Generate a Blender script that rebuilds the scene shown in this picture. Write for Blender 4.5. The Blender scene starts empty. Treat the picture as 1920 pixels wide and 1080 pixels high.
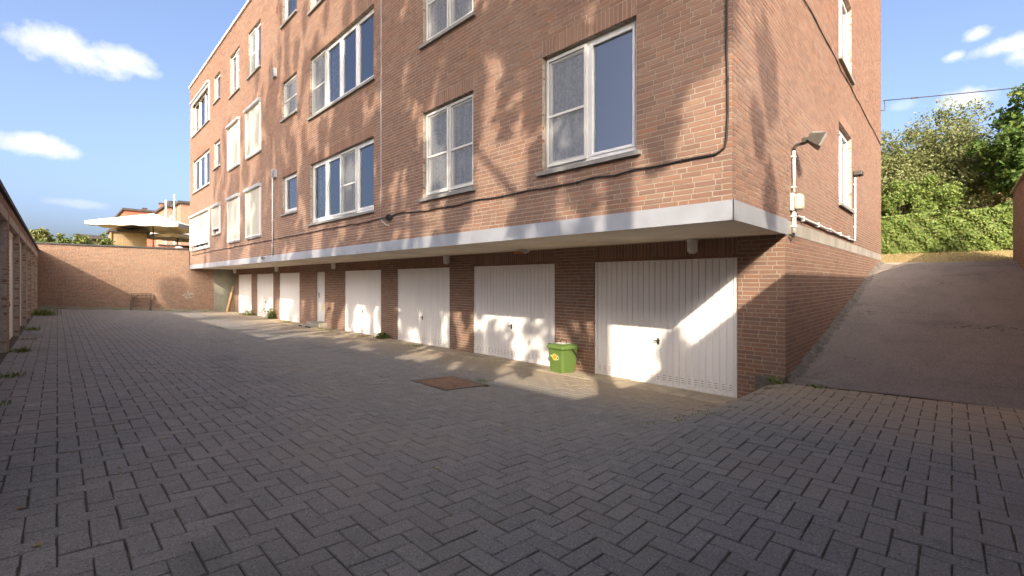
import bpy, math, random
import numpy as np
from math import radians, sin, cos, pi
random.seed(7)
rng = np.random.default_rng(11)

# ------------------------------------------------------------------ camera, sky, sun, exposure
sc = bpy.context.scene
COL = sc.collection
CAM_H = 1.70                       # above the garage-door thresholds; the paving under it lies at 0.50
FPX = 839.0                        # focal length in pixels of the 1920 px photograph
HORIZON = 527.0
FC, FS = 0.7129, 0.7013            # camera forward = (FC, FS): halfway between the two facades
cd = bpy.data.cameras.new('camera')
cam = bpy.data.objects.new('camera', cd)
COL.objects.link(cam)
cam.location = (0, 0, CAM_H)
cam.rotation_euler = (radians(90), 0, math.atan2(-FC, FS))
cd.sensor_width = 36.0
cd.lens = FPX / 1920 * 36
cd.shift_y = -(540 - HORIZON) / 1920
cd.clip_start = 0.05
cd.clip_end = 3000
sc.camera = cam

SUN_DIR = np.array((1.49, 1.16, -1.0)); SUN_DIR /= np.linalg.norm(SUN_DIR)   # the way the light travels
SUN_EL = math.asin(-SUN_DIR[2])
SUN_ROT = math.atan2(-SUN_DIR[0], -SUN_DIR[1])
w = bpy.data.worlds.new('World'); sc.world = w
w.use_nodes = True
sl = bpy.data.lights.new('sun', 'SUN')
sl.energy = 2.3
sl.angle = radians(0.53)
sl.color = (1.0, 0.87, 0.70)
sun = bpy.data.objects.new('sun', sl)
COL.objects.link(sun)
from mathutils import Vector
sun.rotation_euler = Vector(SUN_DIR).to_track_quat('-Z', 'Y').to_euler()
sun.location = (-20, -16, 18)
sc.render.engine = 'CYCLES'
sc.view_settings.view_transform = 'Standard'
sc.view_settings.look = 'None'
sc.view_settings.gamma = 1
sc.view_settings.exposure = 1.74
sc.view_settings.use_curve_mapping = False
SKY_STRENGTH = 0.15


def ray(x, y):
    d = x - 960
    return np.array((FC * FPX + FS * d, FS * FPX - FC * d, HORIZON - y))


def build_world():
    nt = w.node_tree
    nt.nodes.clear()
    N, L = nt.nodes.new, nt.links.new
    out = N('ShaderNodeOutputWorld'); bg = N('ShaderNodeBackground')
    sky = N('ShaderNodeTexSky'); sky.sky_type = 'NISHITA'; sky.sun_disc = False
    sky.sun_elevation = SUN_EL; sky.sun_rotation = SUN_ROT
    sky.air_density = 0.55; sky.dust_density = 6.5; sky.ozone_density = 2.0
    bg.inputs[1].default_value = SKY_STRENGTH
    tc = N('ShaderNodeTexCoord')
    nz = N('ShaderNodeTexNoise'); nz.inputs['Scale'].default_value = 22; nz.inputs['Detail'].default_value = 7
    nz.inputs['Roughness'].default_value = 0.6
    L(tc.outputs['Generated'], nz.inputs['Vector'])
    nz2 = N('ShaderNodeTexNoise'); nz2.inputs['Scale'].default_value = 7; nz2.inputs['Detail'].default_value = 3
    L(tc.outputs['Generated'], nz2.inputs['Vector'])
    total = None
    # small fair-weather clouds: direction, half width, half height (tangents), strength
    clouds = [(150, 104, .088, .030, 1.0), (215, 112, .062, .022, .9), (262, 132, .035, .014, .7), (80, 272, .050, .019, 1.0), (148, 381, .04, .008, .3),
              (1788, 106, .020, .011, 1.0), (1895, 82, .060, .017, 1.0), (1832, 64, .022, .012, .9), (1975, 92, .055, .025, 1.0),
              (1806, 187, .048, .019, .95), (1690, 198, .022, .009, .3)]

    def math_node(op, a, b=None, clamp=False):
        m = N('ShaderNodeMath'); m.operation = op; m.use_clamp = clamp
        for i, v in enumerate((a, b)):
            if v is None: continue
            if isinstance(v, (int, float)): m.inputs[i].default_value = v
            else: L(v, m.inputs[i])
        return m.outputs[0]

    def dot(v):
        m = N('ShaderNodeVectorMath'); m.operation = 'DOT_PRODUCT'
        L(tc.outputs['Generated'], m.inputs[0]); m.inputs[1].default_value = tuple(v)
        return m.outputs['Value']
    nsum = math_node('ADD', math_node('MULTIPLY', math_node('SUBTRACT', nz.outputs[0], .5), 1.9),
                     math_node('MULTIPLY', math_node('SUBTRACT', nz2.outputs[0], .5), .8))
    for x, y, hw, hh, st in clouds:
        c = ray(x, y); c = c / np.linalg.norm(c)
        r = np.cross(c, (0, 0, 1)); r /= np.linalg.norm(r); u = np.cross(r, c)
        k = dot(c)
        k = math_node('MAXIMUM', k, 0.05)
        a = math_node('DIVIDE', math_node('DIVIDE', dot(r), k), hw)
        b = math_node('DIVIDE', math_node('DIVIDE', dot(u), k), hh)
        q = math_node('SQRT', math_node('ADD', math_node('MULTIPLY', a, a), math_node('MULTIPLY', b, b)))
        q = math_node('SUBTRACT', math_node('ADD', 1.0, nsum), q)      # > 0 inside
        q = math_node('MULTIPLY', q, 1.5, True)
        q = math_node('MULTIPLY', q, st)
        total = q if total is None else math_node('MAXIMUM', total, q)
    mx = N('ShaderNodeMix'); mx.data_type = 'RGBA'
    L(total, mx.inputs['Factor'])
    L(sky.outputs[0], mx.inputs['A'])
    mx.inputs['B'].default_value = (2.3, 2.35, 2.45, 1)
    L(mx.outputs['Result'], bg.inputs[0])
    L(bg.outputs[0], out.inputs[0])


build_world()

# ------------------------------------------------------------------ mesh helpers


def mesh_np(name, V, Fq, uv=None):
    """mesh from an (n,3) vertex array and an (m,4) or (m,3) face array"""
    me = bpy.data.meshes.new(name)
    V = np.asarray(V, dtype=np.float32); Fq = np.asarray(Fq, dtype=np.int32)
    k = Fq.shape[1]
    me.vertices.add(len(V)); me.vertices.foreach_set('co', V.ravel())
    me.loops.add(Fq.size); me.loops.foreach_set('vertex_index', Fq.ravel())
    me.polygons.add(len(Fq))
    me.polygons.foreach_set('loop_start', np.arange(0, Fq.size, k, dtype=np.int32))
    me.polygons.foreach_set('loop_total', np.full(len(Fq), k, dtype=np.int32))
    me.update(calc_edges=True)
    me.polygons.foreach_set('use_smooth', np.zeros(len(Fq), dtype=bool))
    return me


class MB:
    def __init__(s): s.v = []; s.f = []
    def quad(s, a, b, c, d):
        n = len(s.v); s.v += [tuple(a), tuple(b), tuple(c), tuple(d)]; s.f.append((n, n + 1, n + 2, n + 3)); return s
    def box(s, x0, x1, y0, y1, z0, z1, ch=0.0):
        x0, x1 = min(x0, x1), max(x0, x1); y0, y1 = min(y0, y1), max(y0, y1); z0, z1 = min(z0, z1), max(z0, z1)
        n = len(s.v)
        s.v += [(x0, y0, z0), (x1, y0, z0), (x1, y1, z0), (x0, y1, z0), (x0, y0, z1), (x1, y0, z1), (x1, y1, z1), (x0, y1, z1)]
        s.f += [tuple(n + i for i in q) for q in ((0, 3, 2, 1), (4, 5, 6, 7), (0, 1, 5, 4), (1, 2, 6, 5), (2, 3, 7, 6), (3, 0, 4, 7))]
        return s
    def poly(s, pts, vec):
        """prism: polygon pts extruded along vec"""
        n = len(s.v); m = len(pts); vec = np.asarray(vec)
        s.v += [tuple(p) for p in pts] + [tuple(np.asarray(p) + vec) for p in pts]
        s.f.append(tuple(range(n + m - 1, n - 1, -1))); s.f.append(tuple(range(n + m, n + 2 * m)))
        for i in range(m):
            j = (i + 1) % m; s.f.append((n + i, n + j, n + m + j, n + m + i))
        return s
    def tube(s, pts, r, k=8, cap=True):
        pts = [np.asarray(p, float) for p in pts]
        rs = r if hasattr(r, '__len__') else [r] * len(pts)
        n0 = len(s.v); prev = None
        for i, p in enumerate(pts):
            t = pts[min(i + 1, len(pts) - 1)] - pts[max(i - 1, 0)]
            t = t / (np.linalg.norm(t) + 1e-9)
            if prev is None:
                a = np.cross(t, (0, 0, 1) if abs(t[2]) < .9 else (1, 0, 0))
            else:
                a = prev - t * np.dot(prev, t)
            a /= np.linalg.norm(a) + 1e-9; prev = a; b = np.cross(t, a)
            for j in range(k):
                q = 2 * pi * j / k
                s.v.append(tuple(p + rs[i] * (cos(q) * a + sin(q) * b)))
        for i in range(len(pts) - 1):
            for j in range(k):
                jj = (j + 1) % k
                s.f.append((n0 + i * k + j, n0 + i * k + jj, n0 + (i + 1) * k + jj, n0 + (i + 1) * k + j))
        if cap:
            s.f.append(tuple(n0 + j for j in reversed(range(k))))
            e = n0 + (len(pts) - 1) * k; s.f.append(tuple(e + j for j in range(k)))
        return s
    def lathe(s, c, prof, k=16):
        n0 = len(s.v)
        for r, z in prof:
            for j in range(k):
                q = 2 * pi * j / k; s.v.append((c[0] + r * cos(q), c[1] + r * sin(q), c[2] + z))
        for i in range(len(prof) - 1):
            for j in range(k):
                jj = (j + 1) % k
                s.f.append((n0 + i * k + j, n0 + i * k + jj, n0 + (i + 1) * k + jj, n0 + (i + 1) * k + j))
        s.f.append(tuple(n0 + j for j in reversed(range(k))))
        e = n0 + (len(prof) - 1) * k; s.f.append(tuple(e + j for j in range(k)))
        return s
    def mesh(s, name):
        me = bpy.data.meshes.new(name); me.from_pydata(s.v, [], s.f); me.update(); return me


def tag(o, label=None, cat=None, group=None, kind=None):
    if label: o['label'] = label
    if cat: o['category'] = cat
    if group: o['group'] = group
    if kind: o['kind'] = kind
    return o


def mk(name, geo, mat, parent=None, smooth=False, world=True, bevel=0, **kw):
    me = geo.mesh(name) if isinstance(geo, MB) else geo
    if mat and not me.materials: me.materials.append(mat)
    o = bpy.data.objects.new(name, me); COL.objects.link(o)
    if parent:
        o.parent = parent
        if world:
            p = parent; L = Vector((0, 0, 0))
            while p: L += p.location; p = p.parent
            o.location = -L
    if smooth:
        me.polygons.foreach_set('use_smooth', [True] * len(me.polygons))
    if bevel:
        b = o.modifiers.new('bevel', 'BEVEL'); b.width = bevel; b.segments = 2; b.limit_method = 'ANGLE'
    tag(o, **kw)
    return o


def empty(name, loc, rz=0, **kw):
    o = bpy.data.objects.new(name, None); COL.objects.link(o)
    o.location = loc; o.rotation_euler = (0, 0, rz); o.empty_display_size = .1
    tag(o, **kw); return o


# ------------------------------------------------------------------ materials
class NT:
    def __init__(s, name):
        s.m = bpy.data.materials.new(name); s.m.use_nodes = True
        s.t = s.m.node_tree; s.t.nodes.clear()
        s.out = s.t.nodes.new('ShaderNodeOutputMaterial')
        s.b = s.t.nodes.new('ShaderNodeBsdfPrincipled'); s.t.links.new(s.b.outputs[0], s.out.inputs[0])
        s.tc = s.t.nodes.new('ShaderNodeTexCoord'); s.geo = s.t.nodes.new('ShaderNodeNewGeometry')
    def n(s, k): return s.t.nodes.new(k)
    def l(s, a, b): s.t.links.new(a, b)
    def noise(s, scale, detail=4, rough=.55, vec=None, stretch=None):
        v = vec or s.geo.outputs['Position']
        if stretch:
            m = s.n('ShaderNodeMapping'); m.inputs['Scale'].default_value = stretch; s.l(v, m.inputs[0]); v = m.outputs[0]
        x = s.n('ShaderNodeTexNoise'); x.inputs['Scale'].default_value = scale; x.inputs['Detail'].default_value = detail
        x.inputs['Roughness'].default_value = rough; s.l(v, x.inputs['Vector']); return x.outputs[0]
    def ramp(s, fac, stops):
        r = s.n('ShaderNodeValToRGB'); e = r.color_ramp.elements
        while len(e) > 1: e.remove(e[-1])
        for i, (p, c) in enumerate(stops):
            k = e[0] if i == 0 else e.new(p)
            k.position = p; k.color = (*c, 1) if len(c) == 3 else c
        s.l(fac, r.inputs[0]); return r.outputs[0]
    def mix(s, fac, a, b, mode='MIX'):
        m = s.n('ShaderNodeMix'); m.data_type = 'RGBA'; m.blend_type = mode
        for sock, v in ((m.inputs['Factor'], fac), (m.inputs['A'], a), (m.inputs['B'], b)):
            if isinstance(v, (int, float)): sock.default_value = v
            elif isinstance(v, tuple): sock.default_value = (*v, 1) if len(v) == 3 else v
            else: s.l(v, sock)
        return m.outputs['Result']
    def math(s, op, a, b=0.0, clamp=False):
        m = s.n('ShaderNodeMath'); m.operation = op; m.use_clamp = clamp
        for i, v in enumerate((a, b)):
            if isinstance(v, (int, float)): m.inputs[i].default_value = v
            else: s.l(v, m.inputs[i])
        return m.outputs[0]
    def rand(s):
        """one number per brick, paver or leaf: works for joined meshes and for single objects"""
        oi = s.n('ShaderNodeObjectInfo')
        return s.math('FRACT', s.math('ADD', oi.outputs['Random'], s.math('MULTIPLY', s.geo.outputs['Random Per Island'], 7.31)))
    def bump(s, h, strength=.3, dist=.01):
        b = s.n('ShaderNodeBump'); b.inputs['Strength'].default_value = strength; b.inputs['Distance'].default_value = dist
        s.l(h, b.inputs['Height']); s.l(b.outputs[0], s.b.inputs['Normal'])
    def set(s, color=None, rough=.8, metal=0, spec=.4):
        if color is not None:
            if isinstance(color, tuple): s.b.inputs['Base Color'].default_value = (*color, 1)
            else: s.l(color, s.b.inputs['Base Color'])
        s.b.inputs['Roughness'].default_value = rough if isinstance(rough, (int, float)) else .7
        if not isinstance(rough, (int, float)): s.l(rough, s.b.inputs['Roughness'])
        s.b.inputs['Metallic'].default_value = metal; s.b.inputs['Specular IOR Level'].default_value = spec
        return s.m


def m_plain(name, col, rough=.7, var=.12, scale=6, metal=0, spec=.4, bump=0, dirt=None):
    t = NT(name)
    n = t.noise(scale, 5, .6)
    lo = tuple(c * (1 - var) for c in col); hi = tuple(min(1, c * (1 + var)) for c in col)
    c = t.ramp(n, [(.3, lo), (.7, hi)])
    if dirt:
        n2 = t.noise(scale * .35, 6, .7, stretch=(1, 1, .35))
        c = t.mix(t.ramp(n2, [(.45, (0, 0, 0)), (.75, (dirt[3],) * 3)]), c, dirt[:3])
    if bump: t.bump(t.noise(scale * 12, 3), bump, .004)
    return t.set(c, rough, metal, spec)


def m_brick(name, tint=(1, 1, 1)):
    t = NT(name)
    pal = [(.0, (.33, .165, .108)), (.2, (.40, .20, .13)), (.38, (.30, .155, .112)), (.55, (.44, .245, .165)), (.7, (.36, .20, .14)),
           (.82, (.27, .145, .105)), (.92, (.46, .205, .12)), (1, (.38, .225, .165))]
    pal = [(p, tuple(a * b for a, b in zip(c, tint))) for p, c in pal]
    c = t.ramp(t.rand(), pal)
    n = t.noise(55, 5, .65)
    c = t.mix(t.ramp(n, [(.35, (0, 0, 0)), (.75, (.42,) * 3)]), c, tuple(a * b for a, b in zip((.30, .20, .15), tint)))
    big = t.noise(.55, 4, .6)
    c = t.mix(t.ramp(big, [(.35, (0, 0, 0)), (.75, (.4,) * 3)]), c, tuple(a * b for a, b in zip((.44, .29, .21), tint)))
    lime = t.noise(9, 6, .75)
    c = t.mix(t.ramp(lime, [(.6, (0, 0, 0)), (.82, (.4,) * 3)]), c, (.50, .42, .35))
    t.bump(t.noise(120, 4, .7), .35, .002)
    return t.set(c, .92, 0, .2)


def m_mortar(name, col=(.36, .31, .25)):
    return m_plain(name, col, .95, .22, 14, spec=.1, bump=.5)


def m_paver():
    t = NT('paver_concrete')
    c = t.ramp(t.rand(), [(0, (.170, .157, .141)), (.3, (.200, .185, .166)), (.6, (.182, .169, .153)), (.85, (.225, .206, .184)), (1, (.190, .172, .152))])
    sp = t.noise(105, 3, .7)
    c = t.mix(t.ramp(sp, [(.53, (0, 0, 0)), (.66, (.85,) * 3)]), c, (.36, .345, .32))
    sp2 = t.noise(85, 3, .7, stretch=(1, 1, 1.3))
    c = t.mix(t.ramp(sp2, [(.33, (.85,) * 3), (.46, (0, 0, 0))]), c, (.062, .059, .055))
    mk_ = t.noise(1.15, 3, .5, stretch=(1, 1.6, 1))
    c = t.mix(t.math('MULTIPLY', t.ramp(mk_, [(.70, (0, 0, 0)), (.76, (1,) * 3)]), t.ramp(t.noise(14, 5, .8), [(.48, (0, 0, 0)), (.62, (.7,) * 3)])), c, (.46, .44, .42))
    oil = t.noise(.55, 5, .7, stretch=(1.4, .8, 1))
    c = t.mix(t.ramp(oil, [(.56, (0, 0, 0)), (.70, (.45,) * 3)]), c, (.085, .080, .074))
    # sandy dust and grime in patches
    dust = t.noise(.9, 6, .65)
    c = t.mix(t.ramp(dust, [(.46, (0, 0, 0)), (.72, (.5,) * 3)]), c, (.24, .205, .165))
    st = t.noise(2.6, 6, .75)
    c = t.mix(t.ramp(st, [(.62, (0, 0, 0)), (.74, (.35,) * 3)]), c, (.07, .066, .06))
    # yellow sand towards the gutter in front of the garage doors
    sx = t.n('ShaderNodeSeparateXYZ'); t.l(t.geo.outputs['Position'], sx.inputs[0])
    g = t.math('MULTIPLY', t.math('SUBTRACT', sx.outputs[0], 4.4), .55, True)
    g = t.math('MULTIPLY', g, t.math('ADD', .25, t.noise(1.7, 5, .7)), True)
    c = t.mix(g, c, (.36, .28, .19))
    t.bump(t.noise(150, 3, .6), .55, .004)
    return t.set(c, .85, 0, .3)


def m_asphalt():
    t = NT('old_asphalt')
    a = t.noise(1.2, 7, .7, stretch=(.6, 1.2, 1))
    c = t.ramp(a, [(.25, (.175, .150, .130)), (.5, (.235, .200, .172)), (.75, (.27, .232, .200))])
    b = t.noise(75, 3, .75)
    c = t.mix(t.ramp(b, [(.53, (0, 0, 0)), (.66, (.8,) * 3)]), c, (.40, .35, .30))
    d = t.noise(60, 3, .75)
    c = t.mix(t.ramp(d, [(.34, (.8,) * 3), (.46, (0, 0, 0))]), c, (.075, .063, .054))
    e = t.noise(.7, 8, .75, stretch=(2.5, .7, 1))
    c = t.mix(t.ramp(e, [(.56, (0, 0, 0)), (.7, (.5,) * 3)]), c, (.075, .063, .055))
    cr = t.n('ShaderNodeTexVoronoi'); cr.feature = 'DISTANCE_TO_EDGE'; cr.inputs['Scale'].default_value = .9
    wob = t.n('ShaderNodeVectorMath'); wob.operation = 'ADD'
    nv = t.n('ShaderNodeTexNoise'); nv.inputs['Scale'].default_value = 2.5; nv.inputs['Detail'].default_value = 5; t.l(t.geo.outputs['Position'], nv.inputs['Vector'])
    t.l(t.geo.outputs['Position'], wob.inputs[0]); t.l(nv.outputs[1], wob.inputs[1]); t.l(wob.outputs[0], cr.inputs['Vector'])
    c = t.mix(t.math('MULTIPLY', t.ramp(cr.outputs['Distance'], [(.004, (.8,) * 3), (.012, (0, 0, 0))]), t.ramp(t.noise(.8, 3), [(.5, (0, 0, 0)), (.6, (1,) * 3)])), c, (.06, .05, .044))
    t.bump(t.noise(80, 3, .75), .8, .008)
    return t.set(c, .9, 0, .25)


def m_leaf(name, cols, trans=.35):
    t = NT(name)
    c = t.ramp(t.rand(), [(i / (len(cols) - 1), q) for i, q in enumerate(cols)])
    m = t.set(c, .55, 0, .35)
    tr = t.n('ShaderNodeBsdfTranslucent'); t.l(c, tr.inputs[0])
    mx = t.n('ShaderNodeMixShader'); mx.inputs[0].default_value = trans
    t.l(t.b.outputs[0], mx.inputs[1]); t.l(tr.outputs[0], mx.inputs[2]); t.l(mx.outputs[0], t.out.inputs[0])
    return m


def m_glass():
    t = NT('window_glass')
    tr = t.n('ShaderNodeBsdfTransparent'); tr.inputs[0].default_value = (.82, .85, .88, 1)
    gl = t.n('ShaderNodeBsdfGlossy'); gl.inputs['Roughness'].default_value = .0; gl.inputs[0].default_value = (.95, .97, 1, 1)
    fr = t.n('ShaderNodeFresnel'); fr.inputs[0].default_value = 2.6
    wv = t.noise(1.3, 2, .5)
    bp = t.n('ShaderNodeBump'); bp.inputs['Strength'].default_value = .02; bp.inputs['Distance'].default_value = .02
    t.l(wv, bp.inputs['Height']); t.l(bp.outputs[0], gl.inputs['Normal'])
    mx = t.n('ShaderNodeMixShader'); t.l(fr.outputs[0], mx.inputs[0]); t.l(tr.outputs[0], mx.inputs[1]); t.l(gl.outputs[0], mx.inputs[2])
    t.l(mx.outputs[0], t.out.inputs[0]); return t.m


def m_mesh_fabric(name, col, opac):
    t = NT(name); m = t.set(col, .8, 0, .2)
    tr = t.n('ShaderNodeBsdfTransparent')
    mx = t.n('ShaderNodeMixShader'); mx.inputs[0].default_value = opac
    t.l(tr.outputs[0], mx.inputs[1]); t.l(t.b.outputs[0], mx.inputs[2]); t.l(mx.outputs[0], t.out.inputs[0]); return m


def m_lace():
    t = NT('lace_curtain')
    wv = t.n('ShaderNodeTexWave'); wv.inputs['Scale'].default_value = 9; wv.inputs['Distortion'].default_value = 7
    wv.inputs['Detail'].default_value = 2; wv.inputs['Detail Scale'].default_value = 2.2
    t.l(t.geo.outputs['Position'], wv.inputs[0])
    c = t.ramp(wv.outputs[1], [(.2, (.34, .345, .36)), (.8, (.56, .56, .56))])
    m = t.set(c, .9, 0, .1)
    tr = t.n('ShaderNodeBsdfTranslucent'); t.l(c, tr.inputs[0])
    mx = t.n('ShaderNodeMixShader'); mx.inputs[0].default_value = .3
    t.l(t.b.outputs[0], mx.inputs[1]); t.l(tr.outputs[0], mx.inputs[2]); t.l(mx.outputs[0], t.out.inputs[0]); return m


def m_wood(name, a, b):
    t = NT(name)
    n = t.noise(3.5, 6, .65, vec=t.tc.outputs['Object'], stretch=(6, 6, .6))
    c = t.ramp(n, [(.3, a), (.7, b)])
    r = t.rand()
    c = t.mix(t.math('MULTIPLY', r, .35), c, tuple(x * .7 for x in a))
    return t.set(c, .8, 0, .2)


def m_grass():
    t = NT('dry_grass_ground')
    c = t.ramp(t.noise(3, 6, .7), [(.25, (.24, .175, .075)), (.5, (.38, .285, .13)), (.7, (.33, .26, .11)), (.85, (.16, .17, .05))])
    t.bump(t.noise(60, 4, .7), .8, .03)
    return t.set(c, .95, 0, .1)


def m_doorpaint():
    t = NT('white_garage_door_paint')
    sx = t.n('ShaderNodeSeparateXYZ'); t.l(t.geo.outputs['Position'], sx.inputs[0])
    n = t.noise(2.5, 6, .7, stretch=(1, 1, .3))
    c = t.ramp(n, [(.3, (.78, .76, .72)), (.7, (.84, .82, .79))])
    low = t.math('MULTIPLY', t.math('SUBTRACT', .38, sx.outputs[2]), 2.2, True)
    spl = t.math('MULTIPLY', low, t.ramp(t.noise(24, 6, .75), [(.48, (0, 0, 0)), (.68, (.9,) * 3)]))
    c = t.mix(spl, c, (.50, .44, .36))
    rs = t.ramp(t.noise(3.2, 6, .75, stretch=(1, 1, .2)), [(.66, (0, 0, 0)), (.8, (.5,) * 3)])
    c = t.mix(rs, c, (.55, .42, .32))
    return t.set(c, .5, 0, .4)


M = {}
M['brick'] = m_brick('weathered_brick', (.62, .65, .65))
M['brick_yard'] = m_brick('tan_brick', (.62, .67, .63))
M['mortar'] = m_mortar('mortar')
M['mortar_yard'] = m_mortar('mortar_yard', (.34, .275, .215))
M['paver'] = m_paver()
M['joint'] = m_plain('joint_sand', (.085, .072, .055), .95, .4, 9, spec=.1, bump=.5)
M['slab'] = m_plain('concrete_slab', (.40, .335, .245), .9, .2, 5, spec=.2, bump=.4, dirt=(.20, .165, .12, .8))
M['asphalt'] = m_asphalt()
M['concrete'] = m_plain('grey_concrete', (.34, .31, .26), .9, .18, 4, spec=.2, bump=.35, dirt=(.20, .18, .14, .7))
M['plaster'] = m_plain('grey_plaster', (.25, .245, .19), .9, .15, 2, spec=.2, bump=.3, dirt=(.15, .15, .115, .8))
M['soffit'] = m_plain('painted_soffit', (.78, .70, .57), .8, .08, 1.5, spec=.2, bump=.15, dirt=(.42, .33, .22, .7))
M['zinc'] = m_plain('zinc_sheet', (.36, .37, .39), .5, .12, 2.5, metal=.25, spec=.5, dirt=(.26, .265, .28, .7))
M['sill'] = m_plain('bluestone_sill', (.23, .22, .20), .8, .15, 12, spec=.3, bump=.3)
M['frame'] = m_plain('white_window_frame', (.64, .635, .62), .4, .03, 3, spec=.5)
M['screenframe'] = m_plain('cream_screen_frame', (.54, .53, .49), .5, .04, 3, spec=.4)
M['glass'] = m_glass()
M['insect'] = m_mesh_fabric('insect_mesh', (.30, .30, .29), .42)
M['fabric'] = m_plain('screen_fabric', (.38, .36, .30), .9, .06, 4, spec=.1)
M['alu'] = m_plain('silver_aluminium', (.46, .46, .46), .45, .08, 5, metal=.3, spec=.5)
M['lace'] = m_lace()
M['blind'] = m_plain('grey_blue_blind', (.16, .19, .27), .9, .04, 2, spec=.1)
M['door'] = m_doorpaint()
M['white'] = m_plain('white_paint', (.66, .65, .62), .5, .05, 4)
M['dark'] = m_plain('dark_interior', (.06, .055, .05), .9, .1, 2, spec=.1)
M['room'] = m_plain('room_plaster', (.32, .30, .27), .9, .05, 2, spec=.1)
M['black'] = m_plain('black_rubber', (.022, .021, .02), .6, .2, 10)
M['darkmetal'] = m_plain('dark_metal', (.075, .065, .055), .5, .25, 20, metal=.4, dirt=(.16, .08, .04, .5))
M['floodmetal'] = m_plain('bronze_grey_metal', (.085, .075, .062), .45, .2, 20, metal=.4)
M['pvc'] = m_plain('white_pvc', (.62, .61, .58), .45, .05, 6)
M['beige'] = m_plain('yellowed_plastic', (.66, .585, .40), .45, .08, 6)
M['cover'] = m_plain('rusty_checker_plate', (.22, .13, .085), .75, .3, 8, metal=.2, bump=.4)
M['bin'] = m_plain('green_bin_plastic', (.11, .18, .04), .42, .08, 5, spec=.45, dirt=(.16, .22, .07, .5))
M['grass'] = m_grass()
M['soil'] = m_plain('soil', (.10, .085, .06), .95, .3, 3, spec=.1)
M['bark'] = m_plain('bark', (.10, .075, .055), .9, .3, 8, spec=.1, bump=.6)
M['hedge'] = m_leaf('hedge_leaf', [(.10, .16, .030), (.15, .22, .042), (.19, .25, .055), (.25, .28, .08), (.12, .19, .035)])
M['olive'] = m_leaf('olive_green_leaf', [(.12, .14, .045), (.18, .20, .07), (.24, .245, .10), (.15, .18, .055), (.20, .19, .08)])
M['broad'] = m_leaf('broad_green_leaf', [(.05, .095, .02), (.085, .155, .03), (.12, .19, .04), (.19, .23, .055)])
M['shade'] = m_leaf('canopy_leaf', [(.09, .12, .04), (.12, .16, .05), (.15, .18, .06)])
M['weed'] = m_leaf('weed_leaf', [(.07, .12, .02), (.12, .18, .035), (.22, .22, .07), (.16, .20, .04)])
M['straw'] = m_leaf('straw_blade', [(.36, .26, .11), (.46, .35, .17), (.30, .22, .09), (.20, .20, .07)])
M['canvas'] = m_plain('cream_canvas', (.62, .58, .49), .9, .05, 3, spec=.1)
M['wood'] = m_wood('weathered_board', (.24, .18, .10), (.36, .27, .16))
M['plank'] = m_wood('raw_plank', (.36, .23, .12), (.52, .36, .20))
M['roofdark'] = m_plain('dark_roofing', (.06, .055, .05), .9, .3, 4)
M['redbrick'] = m_plain('red_brick_far', (.33, .13, .085), .9, .15, 3, spec=.1)
M['pinkbrick'] = m_plain('pale_brick_far', (.34, .19, .135), .9, .12, 3, spec=.1)
M['render'] = m_plain('tan_render', (.36, .25, .17), .9, .1, 2, spec=.1)
M['garagedoor_left'] = m_plain('off_white_door', (.70, .66, .60), .6, .06, 3, dirt=(.45, .40, .33, .5))
M['lintel'] = m_plain('concrete_lintel', (.33, .27, .22), .9, .15, 5, spec=.2, bump=.3)
M['flake'] = m_plain('flaking_limewash', (.36, .31, .26), .95, .25, 20, spec=.1)
M['kerbstone'] = m_plain('crumbled_kerb', (.16, .14, .115), .95, .35, 14, spec=.1, bump=.8, dirt=(.07, .06, .05, .8))
M['yellow'] = m_plain('yellow_sticker', (.80, .56, .06), .4, .1, 60)
M['orange'] = m_plain('orange_sticker', (.62, .25, .03), .4, .1, 60)

# ------------------------------------------------------------------ levels of the place
XF = 4.79      # upper facade
XW = 6.80      # garage wall under the overhang
Y0 = 1.58      # side facade
Y1 = 27.95     # far end of the building
X1 = 18.0      # rear edge of the building
YB = 27.97     # back wall
XG = -0.57     # left garage block
YR = -1.20     # wall on the far side of the ramp
ZS = 2.33      # soffit
ZF = 2.52      # top of the fascia
CO = 0.0594    # brick course


def sstep(x, a, b):
    t = np.clip((x - a) / (b - a), 0, 1); return t * t * (3 - 2 * t)


def gz(X, Y):
    X = np.asarray(X, float); Y = np.asarray(Y, float)
    base = .50 - .0733 * np.clip(X, -1.2, 6.82)
    mz = .345 + .03 * (1.58 - np.clip(Y, -3, 1.58))
    f = sstep(-Y, -2.28, -1.62)
    z = base + np.maximum(0, mz - base) * f
    return z + .008 * np.sin(X * 1.7 + .6) * np.sin(Y * 1.1)


RX0, RX1 = 6.80, 18.0


def rz(X, Y):
    """asphalt ramp up along the side facade"""
    X = np.asarray(X, float); Y = np.asarray(Y, float)
    z0 = gz(RX0, np.minimum(Y, 1.58))
    t = np.clip((X - RX0) / (RX1 - RX0), 0, 1)
    prof = np.interp(t, [0, .06, .2, .5, .8, .93, 1], [0, .035, .165, .49, .83, .955, 1.0])
    return z0 + (2.25 - z0) * prof


def grid_sheet(name, xs, ys, fz, mat, **kw):
    Xg, Yg = np.meshgrid(xs, ys, indexing='ij')
    Z = fz(Xg, Yg)
    V = np.stack([Xg.ravel(), Yg.ravel(), Z.ravel()], 1)
    n = len(ys); I = np.arange(len(xs) - 1)[:, None] * n + np.arange(n - 1)[None, :]
    I = I.ravel()
    F = np.stack([I, I + n, I + n + 1, I + 1], 1)
    return mk(name, mesh_np(name, V, F), mat, smooth=True, **kw)


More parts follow.
